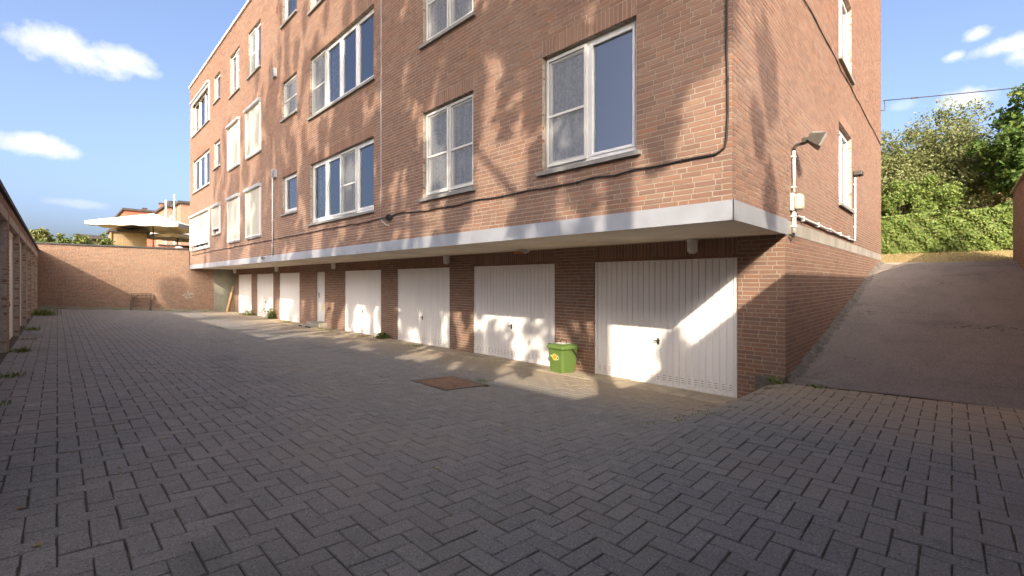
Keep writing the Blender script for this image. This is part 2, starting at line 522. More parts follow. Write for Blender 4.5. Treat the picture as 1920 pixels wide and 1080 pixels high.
def ground_z(X, Y):
    z = np.full(X.shape, .15)
    yard = (X > -6.5) & (X <= 6.9) & (Y > -1.5) & (Y <= 28.1)
    z = np.where(yard, -.25, z)
    z = np.where((X > 6.9) & (X <= 18.05) & (Y < 1.5), np.minimum(rz(X, Y), 9) - .15, z)
    hi = 2.2 + .42 * np.clip((X - 18.2) / 1.8, 0, 1)
    z = np.where(X > 18.05, hi, z)
    z = np.where(Y > 28.1, 2.55, z)
    z = np.where((X > 18.05) & (Y > 28.1), 2.6, z)
    z = np.where(Y < -1.5, np.where(X > 18.05, hi, 1.0), z)
    return z


grid_sheet('ground', np.array([-420, -120, -40, -12, -6.6, -6.4, -.57, 3, 6.85, 6.95, 10, 14, 18.0, 18.1, 19, 20, 22, 30, 45, 120, 420.]),
           np.array([-420, -120, -40, -10, -1.55, -1.45, 0, 1.4, 1.6, 5, 12, 20, 28.05, 28.15, 34, 50, 120, 420.]), ground_z, M['grass'], kind='structure')

# ------------------------------------------------------------------ brickwork


def area_in_frame(P):
    """rough size in the picture of pieces centred at P (n,3); 0 outside the frame"""
    f = FC * P[:, 0] + FS * P[:, 1]; r = FS * P[:, 0] - FC * P[:, 1]
    f = np.where(f < .2, 1e6, f)
    x = 960 + FPX * r / f; y = HORIZON - FPX * (P[:, 2] - CAM_H) / f
    ok = (x > 8) & (x < 1912) & (y > 8) & (y < 1072)
    return np.where(ok, 1.0 / f ** 2, 0), x, y


class Wall:
    """a brick skin on the plane X = c (axis 'x', u = Y) or Y = c (axis 'y', u = X); d runs into the wall"""
    def __init__(s, axis, c, sign=1):
        s.axis, s.c, s.sign = axis, c, sign
        s.cut = []; s.sold = []
    def P(s, u, d, z):
        u, d, z = np.broadcast_arrays(np.asarray(u, float), np.asarray(d, float), np.asarray(z, float))
        return np.stack([s.c + s.sign * d, u, z], -1) if s.axis == 'x' else np.stack([u, s.c + s.sign * d, z], -1)
    def box(s, mb, u0, u1, d0, d1, z0, z1):
        a = s.P(u0, d0, z0); b = s.P(u1, d1, z1)
        return mb.box(a[0], b[0], a[1], b[1], a[2], b[2])
    def bricks(s, z0, z1, spans, seed, course=CO, top_down=False):
        """list of bricks (u0,u1,z0,z1,kind); spans(zc, i) -> allowed intervals"""
        R = random.Random(seed); out = []
        n = int(round((z1 - z0) / course)); jt = .0115
        for i in range(n):
            za = z0 + i * course + jt / 2; zb = z0 + (i + 1) * course - jt / 2; zc = (za + zb) / 2
            iv = list(spans(zc, i))
            for (a, b, c0, c1) in s.cut + [q[:4] for q in s.sold]:
                if c0 < zc < c1:
                    nv = []
                    for p, q in iv:
                        if b <= p or a >= q: nv.append((p, q)); continue
                        if a > p: nv.append((p, a - .006))
                        if b < q: nv.append((b + .006, q))
                    iv = nv
            for p, q in iv:
                u = p - R.random() * .16 if R.random() < .8 else p
                run = 0
                while u < q - .001:
                    Lb = .100 if (run > 1 and R.random() < .38) else .208
                    run = 0 if Lb < .15 else run + 1
                    a, b = max(u, p), min(u + Lb, q)
                    if q - b < .05: b = q                      # the last brick is cut to fit
                    out.append((a, b, za, zb, 0 if abs(b - a - .208) < .001 else 1))
                    u = b + jt
        for (a, b, c0, c1) in s.sold:
            k = max(1, int(round((b - a) / .0615))); st = (b - a) / k
            for j in range(k):
                out.append((a + j * st + jt / 2, a + (j + 1) * st - jt / 2, c0 + jt / 2, c1 - jt / 2, 2))
        return out
    def build_bricks(s, bl, parent, mat, n_single, depth=.1, seed=1):
        B = np.array([b[:4] for b in bl]); kind = np.array([b[4] for b in bl])
        r = np.random.default_rng(seed)
        n = len(B)
        proud = r.uniform(-.0014, .0010, n)
        single = np.zeros(n, bool)
        if n_single:
            C = s.P((B[:, 0] + B[:, 1]) / 2, 0 * B[:, 0], (B[:, 2] + B[:, 3]) / 2)
            a, _, _ = area_in_frame(C)
            a = np.where(kind == 0, a, 0)
            idx = np.argsort(-a)[:n_single]; single[idx[a[idx] > 0]] = True
        rest = B[~single]; pr = proud[~single]; m = len(rest)
        if m:
            u0, u1, z0, z1 = rest.T
            j = lambda: r.uniform(-.0004, .0004, m)
            uu = np.stack([u0, u1, u1, u0], 1); zz = np.stack([z0, z0, z1, z1], 1)
            df = np.stack([pr + j(), pr + j(), pr + j(), pr + j()], 1); db = np.full((m, 4), depth)
            uu2 = uu + r.uniform(-.0015, .0015, (m, 4)); zz2 = zz + r.uniform(-.0013, .0013, (m, 4))
            V = np.concatenate([s.P(uu2, df, zz2), s.P(uu, db, zz)], 1).reshape(-1, 3)
            b0 = np.arange(m)[:, None] * 8
            q = np.array([[0, 1, 2, 3], [0, 4, 5, 1], [1, 5, 6, 2], [2, 6, 7, 3], [3, 7, 4, 0]])
            F = (b0[:, :, None] + q[None]).reshape(-1, 4)
            if (s.axis == 'x') == (s.sign > 0): F = F[:, ::-1]
            mk('brickwork', mesh_np('brickwork', V, F), mat, parent, kind='stuff')
        if single.any():
            mb = MB(); s.box(mb, -.104, .104, 0, depth, -(CO - .0115) / 2, (CO - .0115) / 2)
            if s.axis == 'x': mb.v = [(x - s.c, y, z) for x, y, z in mb.v]
            else: mb.v = [(x, y - s.c, z) for x, y, z in mb.v]
            me = mb.mesh('brick'); me.materials.append(mat)
            off = Vector((0, 0, 0)); p = parent
            while p: off += p.location; p = p.parent
            for (a, b, c0, c1), dp in zip(B[single], proud[single]):
                o = bpy.data.objects.new('brick', me); COL.objects.link(o); o.parent = parent
                q = s.P((a + b) / 2, dp, (c0 + c1) / 2)
                o.location = Vector(tuple(q)) - off
                k = r.uniform(-.003, .003)
                o.rotation_euler = (0, k * .4, k * .8) if s.axis == 'x' else (k * .4, 0, k * .8)
    def mortar(s, name, parent, mat, rects, holes, d=.0035, depth=.11):
        """mortar face with openings and their reveals"""
        mb = MB(); e = .0055
        hl = [(a - e, b + e, c - e, dd + e) for a, b, c, dd in holes]
        for (ua, ub, za, zb) in rects:
            us = sorted({ua, ub} | {min(max(v, ua), ub) for h in hl for v in h[:2]})
            zs = sorted({za, zb} | {min(max(v, za), zb) for h in hl for v in h[2:]})
            for a, b in zip(us, us[1:]):
                for c, dd in zip(zs, zs[1:]):
                    um, zm = (a + b) / 2, (c + dd) / 2
                    if any(h[0] < um < h[1] and h[2] < zm < h[3] for h in hl): continue
                    mb.quad(s.P(a, d, c), s.P(b, d, c), s.P(b, d, dd), s.P(a, d, dd))
        for a, b, c, dd in hl:
            mb.quad(s.P(a, d, c), s.P(a, depth, c), s.P(a, depth, dd), s.P(a, d, dd))
            mb.quad(s.P(b, d, c), s.P(b, depth, c), s.P(b, depth, dd), s.P(b, d, dd))
            mb.quad(s.P(a, d, dd), s.P(b, d, dd), s.P(b, depth, dd), s.P(a, depth, dd))
            mb.quad(s.P(a, d, c), s.P(b, d, c), s.P(b, depth, c), s.P(a, depth, c))
        return mk(name, mb, mat, parent)


# ------------------------------------------------------------------ the apartment building
BLD = tag(empty('apartment_building', (XF, Y0, 0)), 'long brown brick apartment block overhanging a row of white garage doors', 'building')


def zc(k): return ZF + k * CO


FL = 48 * CO
front = Wall('x', XF)
side = Wall('y', Y0)
SC = {}   # window list
cols = dict(A=(2.66, 4.11, 12), B=(5.61, 7.04, 12), D=(8.90, 12.36, 12), E=(13.32, 14.48, 20), F=(16.55, 17.92, 12), G=(19.02, 20.36, 12), H=(21.86, 22.92, 20), I=(23.75, 27.22, 12))
wins = []
for k, (a, b, sk) in cols.items():
    for fl in range(3):
        wins.append((front, k + str(fl + 1), a, b, zc(sk) + fl * FL, zc(39) + fl * FL))
for fl in range(3):
    wins.append((side, 'S' + str(fl + 1), 10.74, 12.28, zc(12) + fl * FL, zc(39) + fl * FL))
for wl, nm, a, b, za, zb in wins:
    wl.cut.append((a, b, za, zb))
    wl.cut.append((a - .07, b + .07, za - CO, za))
    wl.sold.append((a - .0, b + .0, zb, zb + 4 * CO))
ZR = zc(152)      # top of the brickwork

fw = front.mortar('front_wall', BLD, M['mortar'], [(Y0 + .0065, Y1, ZF - .02, ZR)], [(w_[2], w_[3], w_[4], w_[5]) for w_ in wins if w_[0] is front])
bl = front.bricks(ZF, ZR, lambda z, i: [((Y0 if i % 2 else Y0 + .1115), Y1)], 3)
front.build_bricks(bl, fw, M['brick'], 150, seed=4)
swall = side.mortar('side_wall', BLD, M['mortar'], [(XF + .0065, X1, ZF - .02, ZR), (XW + .0065, X1, -.1, ZS + .05)], [(w_[2], w_[3], w_[4], w_[5]) for w_ in wins if w_[0] is side])
bl = side.bricks(ZF, ZR, lambda z, i: [((XF + .1115 if i % 2 else XF), X1)], 5)
n_low = int((ZS + .0 + .1) / CO)


def low_span(z, i):
    # bricks only where they stand above the ramp
    a = XW if i % 2 else XW + .1115
    return [(a, X1)]


side_low = Wall('y', Y0)
bl_low = [b for b in side_low.bricks(ZS - n_low * CO, ZS, low_span, 6) if b[3] > float(rz(b[0], Y0)) - .08]
side.build_bricks(bl + bl_low, swall, M['brick'], 70, seed=8)
mb = MB(); side.box(mb, XW + .06, X1, -.004, .05, ZS + .004, ZF - .005)
mk('concrete_band', mb, M['concrete'], BLD)

# shell behind the skins: end and rear walls, floors, roof, so the rooms are dark and closed
mb = MB()
mb.box(XF + .13, X1, Y1 - .02, Y1 - .002, ZF, ZR).box(X1 - .02, X1 - .002, Y0 + .12, Y1 - .02, 0, ZR)
mb.box(7.2, 7.22, Y0 + .12, Y1 - .02, -.2, ZS)
mk('rear_wall', mb, M['room'], BLD)
for fl in range(1, 3):
    mk('floor_slab', MB().box(XF + .13, X1 - .03, Y0 + .13, Y1 - .03, zc(0) + fl * FL - .1, zc(0) + fl * FL + .05), M['room'], BLD)
mk('room_wall', MB().box(XF + 3.2, XF + 3.3, Y0 + .2, Y1 - .1, ZF + .05, ZR - .1), M['room'], BLD)
roof = mk('roof', MB().box(XF + .02, X1 - .01, Y0 + .02, Y1 - .01, ZR - .08, ZR + .02), M['roofdark'], BLD)
rm = MB()
rm.box(XF - .06, XF + .2, Y0 - .06, Y1 + .02, ZR + .021, ZR + .10).box(XF + .2, X1 + .03, Y0 - .06, Y0 + .2, ZR + .021, ZR + .10)
mk('roof_edge_trim', rm, M['white'], roof)

# soffit in boards and the zinc fascia in lengths
sof = mk('soffit', MB().box(XF + .03, 7.2, Y0 + .03, Y1 - .01, ZS + .02, ZF - .03), M['concrete'], BLD)
y = Y0 + .03
while y < Y1 - .05:
    y2 = min(y + 2.42, Y1 - .01)
    mk('soffit_board', MB().box(XF + .028, 5.86, y + .004, y2 - .004, ZS, ZS + .018), M['soffit'], sof)
    mk('soffit_board', MB().box(5.868, 6.93, y + .004, y2 - .004, ZS, ZS + .018), M['soffit'], sof)
    y = y2
fa = MB().box(XF - .012, XF + .024, Y0 - .012, Y1, ZS + .01, ZF - .004)
fas = mk('fascia', fa, M['zinc'], BLD)
y = Y0 - .014
while y < Y1:
    y2 = min(y + 4.05, Y1)
    mk('fascia_sheet', MB().box(XF - .0155, XF - .0122, y + (.003 if y > Y0 else 0), y2 - .003, ZS - .012, ZF + .004), M['zinc'], fas)
    y = y2
mk('fascia_sheet', MB().box(XF - .0155, XW + .03, Y0 - .0155, Y0 - .003, ZS - .012, ZF + .004), M['zinc'], fas)


def window(wl, nm, a, b, za, zb):
    """recessed white window: sill, outer frame, lights with sash, glass, optional insect screen, net curtain or outside roller screen"""
    R = random.Random(nm)
    D = .085
    o = MB()
    t = .05
    wl.box(o, a, a + t, D, D + .07, za + .012, zb); wl.box(o, b - t, b, D, D + .07, za + .012, zb)
    wl.box(o, a + t, b - t, D, D + .07, zb - t, zb); wl.box(o, a + t, b - t, D, D + .07, za + .012, za + .012 + t * 1.5)
    win = mk('window', o, M['frame'], BLD)
    s = MB(); wl.box(s, a - .07, b + .07, -.055, .0, za - CO + .004, za - .002); wl.box(s, a, b, .0, D + .02, za - CO + .006, za + .006)
    mk('sill', s, M['sill'], win)
    key = nm[0]
    nl = {'A': 2, 'B': 2, 'D': 4, 'E': 1, 'F': 2, 'G': 2, 'H': 1, 'I': 3, 'S': 2}[key]
    ia, ib, iz0, iz1 = a + t, b - t, za + .012 + t * 1.5, zb - t
    wd = (ib - ia) / nl
    insect = {'A1': [1], 'B1': [0, 1], 'B2': [0, 1], 'D1': [1], 'D2': [3], 'E2': [0], 'F3': [1], 'G3': [0]}.get(nm, [])
    nocurt = {'A1': [0], 'D1': [0, 2], 'D2': [1], 'H1': [0]}.get(nm, [])
    for i in range(nl):
        p, q = ia + i * wd, ia + (i + 1) * wd
        if i: 
            mbm = MB(); wl.box(mbm, p - .028, p + .028, D + .004, D + .066, iz0, iz1); mk('mullion', mbm, M['frame'], win)
            p += .028
        if i < nl - 1: q -= .028
        st = .052 if not (nm == 'A1' and i == 0) else .04
        sh = MB()
        wl.box(sh, p, p + st, D - .012, D + .05, iz0, iz1); wl.box(sh, q - st, q, D - .012, D + .05, iz0, iz1)
        wl.box(sh, p + st, q - st, D - .012, D + .05, iz1 - st, iz1); wl.box(sh, p + st, q - st, D - .012, D + .05, iz0, iz0 + st)
        mk('sash', sh, M['frame'], win, bevel=.004)
        g = MB(); ga, gb = (q - st, p + st) if wl.axis == 'x' else (p + st, q - st)      # glass faces outwards
        g.quad(wl.P(ga, D + .02, iz0 + st), wl.P(gb, D + .02, iz0 + st), wl.P(gb, D + .02, iz1 - st), wl.P(ga, D + .02, iz1 - st))
        mk('pane', g, M['glass'], win)
        if i in insect:
            f = MB(); e = .022
            wl.box(f, p - .01, p + e, D - .04, D - .018, iz0 - .02, iz1 + .01); wl.box(f, q - e, q + .01, D - .04, D - .018, iz0 - .02, iz1 + .01)
            wl.box(f, p + e, q - e, D - .04, D - .018, iz1 - e, iz1 + .01); wl.box(f, p + e, q - e, D - .04, D - .018, iz0 - .02, iz0 + e)
            zm = iz0 + (iz1 - iz0) * .46
            wl.box(f, p + e, q - e, D - .038, D - .02, zm - .016, zm + .016)
            mk('insect_screen_frame', f, M['screenframe'], win)
            g = MB(); g.quad(wl.P(p + e, D - .028, iz0), wl.P(q - e, D - .028, iz0), wl.P(q - e, D - .028, iz1), wl.P(p + e, D - .028, iz1))
            mk('insect_mesh', g, M['insect'], win)
        if nm == 'A1' and i == 0:
            g = MB(); wl.box(g, p - .01, q + .01, D + .10, D + .104, iz0 - .02, iz1 + .02); mk('blind', g, M['blind'], win)
        if i not in nocurt:
            k = 40; us = np.linspace(p - .02, q + .02, k); 
            part = R.random()
            if key in 'DI' and part < .5: us = np.linspace(p, p + (q - p) * R.uniform(.3, .75), k)
            d = D + .11 + .022 * np.sin(np.linspace(0, R.uniform(5, 9) * pi, k) + R.random() * 6) + .01 * rng.standard_normal(k).cumsum() * .2
            V = np.concatenate([wl.P(us, d, np.full(k, iz0 - .05)), wl.P(us + .01, d * .5 + .5 * (D + .11), np.full(k, iz1 + .05))])
            F = [(j, j + 1, k + j + 1, k + j) for j in range(k - 1)]
            mk('curtain', mesh_np('curtain', V, F), M['lace'], win, smooth=True)
    if nm in ('F1', 'G1', 'H1', 'I1', 'F2', 'G2', 'I3'):
        full = nm != 'I3'
        ua, ub = a - .07, b + .16 if nm[0] in 'FG' else b + .12
        if nm == 'I1': ub = b + .45
        zt = zb + .15
        hb = MB()
        pts = [wl.P(ua - .03, dd, zz) for dd, zz in ((-.002, zt), (-.10, zt - .01), (-.125, zt - .05), (-.115, zt - .115), (-.002, zt - .13))]
        hb.poly(pts, wl.P(ub + .03, 0, 0) - wl.P(ua - .03, 0, 0))
        mk('screen_headbox', hb, M['alu'], win)
        gd = MB(); wl.box(gd, ua, ua + .035, -.06, -.002, za - .01, zt - .13); wl.box(gd, ub - .035, ub, -.06, -.002, za - .01, zt - .13)
        if not full: wl.box(gd, ua + .035, ub - .035, -.05, -.002, zt - .22, zt - .131)
        mk('screen_guide', gd, M['white'], win)
        if full:
            zbm = za + (.06 if nm[0] in 'FG' else .26)
            fb = MB(); fb.quad(wl.P(ua + .036, -.032, zbm), wl.P(ub - .036, -.032, zbm), wl.P(ub - .036, -.032, zt - .13), wl.P(ua + .036, -.032, zt - .13))
            mk('screen_fabric', fb, M['fabric'], win)
            bb = MB(); wl.box(bb, ua + .036, ub - .036, -.05, -.015, zbm - .045, zbm); mk('screen_bottom_bar', bb, M['white'], win)
    return win


for wdef in wins: window(*wdef)

# garage wall under the overhang
gw = Wall('x', XW)
doors = [(2.19, 4.61), (5.53, 7.95), (8.86, 11.28), (12.20, 14.60), (18.62, 20.92), (21.72, 24.08), (24.93, 27.20)]
PD = (16.22, 16.94)
ZD = 2.06
for a, b in doors:
    gw.cut.append((a, b, -1, ZD)); gw.sold.append((a, b, ZD + .02, ZS - .005))
gw.cut.append((PD[0], PD[1], -1, ZD))
gwall = gw.mortar('garage_wall', BLD, M['mortar'], [(Y0 + .0065, Y1, -.12, ZS)], [(a, b, -.2, ZD) for a, b in doors] + [(PD[0], PD[1], -.2, ZD)])
n_g = int((ZS + .1) / CO)
bl = gw.bricks(ZS - n_g * CO, ZS, lambda z, i: [((Y0 + .1115) if i % 2 else Y0, Y1)], 9)
gw.build_bricks(bl, gwall, M['brick'], 80, seed=12)


def ribbed_door(parent, wl, a, b, za, zb, name='garage_door', mat=None, rust=False):
    """up-and-over door: pressed vertical ribs in a plain border"""
    mat = mat or M['door']
    D0 = .035
    fr = MB(); t = .045
    wl.box(fr, a + .004, a + t, D0 - .012, D0 + .05, za, zb - .006); wl.box(fr, b - t, b - .004, D0 - .012, D0 + .05, za, zb - .006)
    wl.box(fr, a + t, b - t, D0 - .012, D0 + .05, zb - t, zb - .006)
    dr = mk(name, fr, mat, parent)
    n = int(round((b - a - 2 * t) / .1)); st = (b - a - 2 * t) / n
    prof = []
    for i in range(n):
        u = a + t + i * st
        prof += [(u, .016), (u + .007, .016), (u + .013, 0), (u + st - .006, 0), (u + st, .016)]
    U = np.array([p[0] for p in prof]); Dp = D0 + .004 + np.array([p[1] for p in prof])
    k = len(prof)
    V = np.concatenate([wl.P(U, Dp, np.full(k, za + .005)), wl.P(U, Dp, np.full(k, zb - t))])
    F = [(j, j + 1, k + j + 1, k + j) for j in range(k - 1)]
    mk('ribbed_panel', mesh_np('ribbed_panel', V, F), mat, dr)
    bt = MB(); wl.box(bt, a + t, b - t, D0 - .008, D0 + .03, za + .004, za + .04); mk('bottom_rail', bt, mat, dr)
    vs = MB()
    for i in range(n):
        u = a + t + i * st
        for kz in range(3):
            wl.box(vs, u + .03, u + st - .03, D0 + .0025, D0 + .006, za + .10 + kz * .035, za + .106 + kz * .035)
    mk('vent_slot', vs, M['darkmetal'], dr)
    um = (a + b) / 2
    h = MB(); c = za + .73
    wl.box(h, um - .02, um + .02, D0 - .004, D0 + .004, c - .06, c + .03)
    pa, pb = wl.P(um, D0, c), wl.P(um, D0 - .05, c)
    h.tube([pa, pb], .009, 8); h.tube([wl.P(um - .055, D0 - .05, c + .006), wl.P(um + .055, D0 - .05, c - .006)], .0085, 8)
    wl.box(h, um - .007, um + .007, D0 - .012, D0, c - .075, c - .055)
    mk('handle', h, M['darkmetal'], dr)
    return dr


for a, b in doors: ribbed_door(BLD, gw, a, b, .012, ZD)
# pedestrian door on its step
dr = MB(); gw.box(dr, PD[0] + .005, PD[1] - .005, .05, .09, .21, ZD - .005)
pd = mk('entrance_door', dr, M['white'], BLD, bevel=.004)
f = MB(); gw.box(f, PD[0], PD[0] + .05, .03, .10, .2, ZD); gw.box(f, PD[1] - .05, PD[1], .03, .10, .2, ZD); gw.box(f, PD[0] + .05, PD[1] - .05, .03, .1, ZD - .05, ZD)
mk('door_frame', f, M['frame'], pd)
f = MB(); gw.box(f, PD[1] - .14, PD[1] - .10, .036, .05, 1.08, 1.28); f.tube([gw.P(PD[1] - .12, .05, 1.2), gw.P(PD[1] - .12, 0, 1.2), gw.P(PD[1] - .25, 0, 1.2)], .009, 6)
mk('handle', f, M['darkmetal'], pd)
f = MB(); gw.box(f, PD[0] + .12, PD[0] + .36, .038, .05, .62, .84); mk('letter_flap', f, M['beige'], pd)
st = MB().box(XW - .28, XW + .1, PD[0] - .25, PD[1] + .25, -.06, .2)
mk('doorstep', st, M['concrete'], BLD, bevel=.01)
# concrete plinth block and dark base at the corner pier
mk('plinth_block', MB().box(XW - .02, XW - .002, Y0 + .01, 1.95, -.05, .40).box(XW - .02, XW + .2, Y0 - .02, Y0 - .002, .2, .44), M['kerbstone'], BLD)

# ------------------------------------------------------------------ courtyard paving
A = .1115


def yard_ok(x, y):
    if y < 2.9: xl = -4.2
    else: xl = XG + .02
    xr = 6.235 if y > 2.2 else 6.78
    return xl < x < xr and YR + .03 < y < YB - .03


pav = grid_sheet('courtyard_paving', np.concatenate([np.linspace(-4.4, 6.82, 60)]), np.concatenate([np.linspace(YR, 4, 40), np.linspace(4.2, YB, 60)]),
                 lambda X, Y: gz(X, Y) - .008, M['joint'], kind='structure')
pieces = []; cuts = []
i0, i1 = int(-4.6 / A), int(7 / A) + 2; j0, j1 = int(-1.4 / A) - 1, int(28.1 / A) + 1
MH = (3.66, 4.44, 4.86, 5.70)     # manhole cover set into the paving
for i in range(i0, i1):
    for j in range(j0, j1):
        k = (i - j) % 4
        if k == 0: cx, cy, rot = (i + 1) * A, (j + .5) * A, 0
        elif k == 2: cx, cy, rot = (i + .5) * A, j * A, 1
        else: continue
        hw, hh = (A, A / 2) if rot == 0 else (A / 2, A)
        x0, x1, y0, y1 = cx - hw, cx + hw, cy - hh, cy + hh
        x0 = max(x0, -4.2 if cy < 2.95 else XG + .01); x1 = min(x1, 6.235 if cy > 2.2 else 6.79)
        y0 = max(y0, YR + .02); y1 = min(y1, YB - .02)
        if x1 - x0 < .02 or y1 - y0 < .02: continue
        if x1 > MH[0] and x0 < MH[1] and y1 > MH[2] and y0 < MH[3]:
            # keep the biggest piece that lies clear of the manhole frame
            opts = [(x0, min(x1, MH[0]), y0, y1), (max(x0, MH[1]), x1, y0, y1), (x0, x1, y0, min(y1, MH[2])), (x0, x1, max(y0, MH[3]), y1)]
            opts = [q for q in opts if q[1] - q[0] > .02 and q[3] - q[2] > .02]
            if not opts: continue
            x0, x1, y0, y1 = max(opts, key=lambda q: (q[1] - q[0]) * (q[3] - q[2]))
        whole = abs((x1 - x0) - 2 * hw) < 1e-6 and abs((y1 - y0) - 2 * hh) < 1e-6
        if whole: pieces.append((cx, cy, rot))
        else: cuts.append(((x0 + x1) / 2, (y0 + y1) / 2, (x1 - x0) / 2, (y1 - y0) / 2))
P3 = np.array(pieces); zz = gz(P3[:, 0], P3[:, 1])
ar, _, _ = area_in_frame(np.column_stack([P3[:, :2], zz]))
ht = CAM_H - zz
idx = np.argsort(-(ar * ht / np.hypot(P3[:, 0], P3[:, 1])))[:300]
single = np.zeros(len(P3), bool); single[idx] = True


def paver_shell(hx, hy, ch=.004, g=.0034):
    hx -= g; hy -= g
    V = [(-hx, -hy, -.03), (hx, -hy, -.03), (hx, hy, -.03), (-hx, hy, -.03), (-hx, -hy, -ch), (hx, -hy, -ch), (hx, hy, -ch), (-hx, hy, -ch),
         (-hx + ch, -hy + ch, 0), (hx - ch, -hy + ch, 0), (hx - ch, hy - ch, 0), (-hx + ch, hy - ch, 0)]
    F = [(0, 1, 5, 4), (1, 2, 6, 5), (2, 3, 7, 6), (3, 0, 4, 7), (4, 5, 9, 8), (5, 6, 10, 9), (6, 7, 11, 10), (7, 4, 8, 11), (8, 9, 10, 11)]
    return np.array(V), np.array(F)


shell = [paver_shell(A, A / 2), paver_shell(A / 2, A)]
Vs, Fs = [], []; off = 0
for rot in (0, 1):
    sel = (~single) & (P3[:, 2] == rot); Q = P3[sel]; V, F = shell[rot]
    n = len(Q)
    dx = rng.uniform(-.0022, .0022, (n, 2)); th = rng.normal(0, .008, n)
    x = V[None, :, 0] * np.cos(th)[:, None] - V[None, :, 1] * np.sin(th)[:, None] + (Q[:, 0] + dx[:, 0])[:, None]
    yv = V[None, :, 0] * np.sin(th)[:, None] + V[None, :, 1] * np.cos(th)[:, None] + (Q[:, 1] + dx[:, 1])[:, None]
    z = gz(x, yv) + V[None, :, 2] + rng.normal(0, .0016, n)[:, None] + (V[None, :, 0] * rng.normal(0, .005, n)[:, None]) + (V[None, :, 1] * rng.normal(0, .005, n)[:, None])
    Vs.append(np.stack([x, yv, z], -1).reshape(-1, 3))
    Fs.append((np.arange(n)[:, None, None] * 12 + F[None] + off).reshape(-1, 4)); off += n * 12
for cx, cy, hx, hy in cuts:
    V, F = paver_shell(hx, hy); x = V[:, 0] + cx; yv = V[:, 1] + cy
    Vs.append(np.stack([x, yv, gz(x, yv) + V[:, 2] + rng.normal(0, .0014)], -1)); Fs.append(F + off); off += 12
mk('paver_field', mesh_np('paver_field', np.concatenate(Vs), np.concatenate(Fs)), M['paver'], pav, kind='stuff')
pm = []
for V, F in shell:
    me = mesh_np('paver', V, F); me.materials.append(M['paver']); pm.append(me)
for cx, cy, rot in P3[single]:
    o = bpy.data.objects.new('paver', pm[int(rot)]); COL.objects.link(o); o.parent = pav
    e = .05
    sx = float(gz(cx + e, cy) - gz(cx - e, cy)) / (2 * e); sy = float(gz(cx, cy + e) - gz(cx, cy - e)) / (2 * e)
    o.location = (cx + random.uniform(-.002, .002), cy + random.uniform(-.002, .002), float(gz(cx, cy)) + random.gauss(0, .0014))
    o.rotation_euler = (math.atan(sy) + random.gauss(0, .008), -math.atan(sx) + random.gauss(0, .008), random.gauss(0, .007))

# slab gutter along the doors
gut = grid_sheet('gutter', np.array([6.23, 6.5, 6.86]), np.linspace(1.9, 27.9, 80), lambda X, Y: np.minimum(gz(X, Y), .05) - .015 + 0 * X, M['joint'], kind='structure')
y = 2.12; R = random.Random(4)
while y < 27.6:
    L_ = .585
    z = .026 + R.uniform(-.005, .005)
    tl = R.uniform(-.004, .004)
    if not (15.9 < y < 17.1):
        m_ = MB().box(6.245, 6.835, y + .004, y + L_ - .004, -.06, .0)
        m_.v = [(a, b, c + z + .028 * (6.835 - a) / .59 + tl * (b - y)) for a, b, c in m_.v]
        mk('slab', m_, M['slab'], gut, bevel=.006)
    y += L_
# manhole cover
mzf = float(gz((MH[0] + MH[1]) / 2, (MH[2] + MH[3]) / 2))
sl_ = -.0733
mbm = MB().box(MH[0] + .01, MH[1] - .01, MH[2] + .01, MH[3] - .01, -.04, .004)
mc = mk('manhole_cover', mbm, M['cover'])
mc.data.transform(__import__('mathutils').Matrix.Translation((-(MH[0] + MH[1]) / 2, -(MH[2] + MH[3]) / 2, 0)))
mc.location = ((MH[0] + MH[1]) / 2, (MH[2] + MH[3]) / 2, mzf); mc.rotation_euler = (0, -math.atan(sl_), 0)
tag(mc, 'rusty brown square manhole cover set in the paving', 'manhole')
mf = MB(); hx, hy = (MH[1] - MH[0]) / 2, (MH[3] - MH[2]) / 2
for a0, a1, b0, b1 in ((-hx, hx, -hy, -hy + .03), (-hx, hx, hy - .03, hy), (-hx, -hx + .03, -hy + .03, hy - .03), (hx - .03, hx, -hy + .03, hy - .03)):
    mf.box(a0, a1, b0, b1, -.03, .007)
o = mk('rim', mf, M['darkmetal'], mc, world=False)
tr_ = MB()
for q in range(11):
    for p in range(12):
        cx, cy = -hx + .07 + q * .064, -hy + .07 + p * .064
        s_ = .018 if (p + q) % 2 else -.018
        tr_.poly([(cx - .018, cy - s_ * .9 - .004, .004), (cx + .018, cy + s_ * .9 - .004, .004), (cx + .018, cy + s_ * .9 + .004, .004), (cx - .018, cy - s_ * .9 + .004, .004)], (0, 0, .003))
o = mk('tread', tr_, M['cover'], mc, world=False, kind='stuff')

# ------------------------------------------------------------------ ramp and verge
grid_sheet('ramp', np.linspace(RX0 - .02, RX1 + .12, 70), np.linspace(YR - .02, Y0 + .02, 14),
           lambda X, Y: rz(X, Y) + .006 + .006 * np.sin(X * 3.1) * np.sin(Y * 2.3), M['asphalt'], kind='structure')
# crumbled concrete fillet along the foot of the side wall
V = []; xs = np.linspace(RX0 - .03, 17.9, 140)
r_ = np.random.default_rng(3)
for x in xs:
    z = float(rz(x, Y0)) + .004; wv = r_.uniform(.05, .14); hv = r_.uniform(.05, .12)
    V += [(x, Y0 + .004, z + hv), (x, Y0 - wv * .5, z + hv * .45 + r_.uniform(-.01, .01)), (x, Y0 - wv, z - .004)]
F = [(3 * i + k, 3 * i + k + 1, 3 * i + k + 4, 3 * i + k + 3) for i in range(len(xs) - 1) for k in range(2)]
mk('kerb', mesh_np('kerb', V, F), M['kerbstone'], kind='structure')
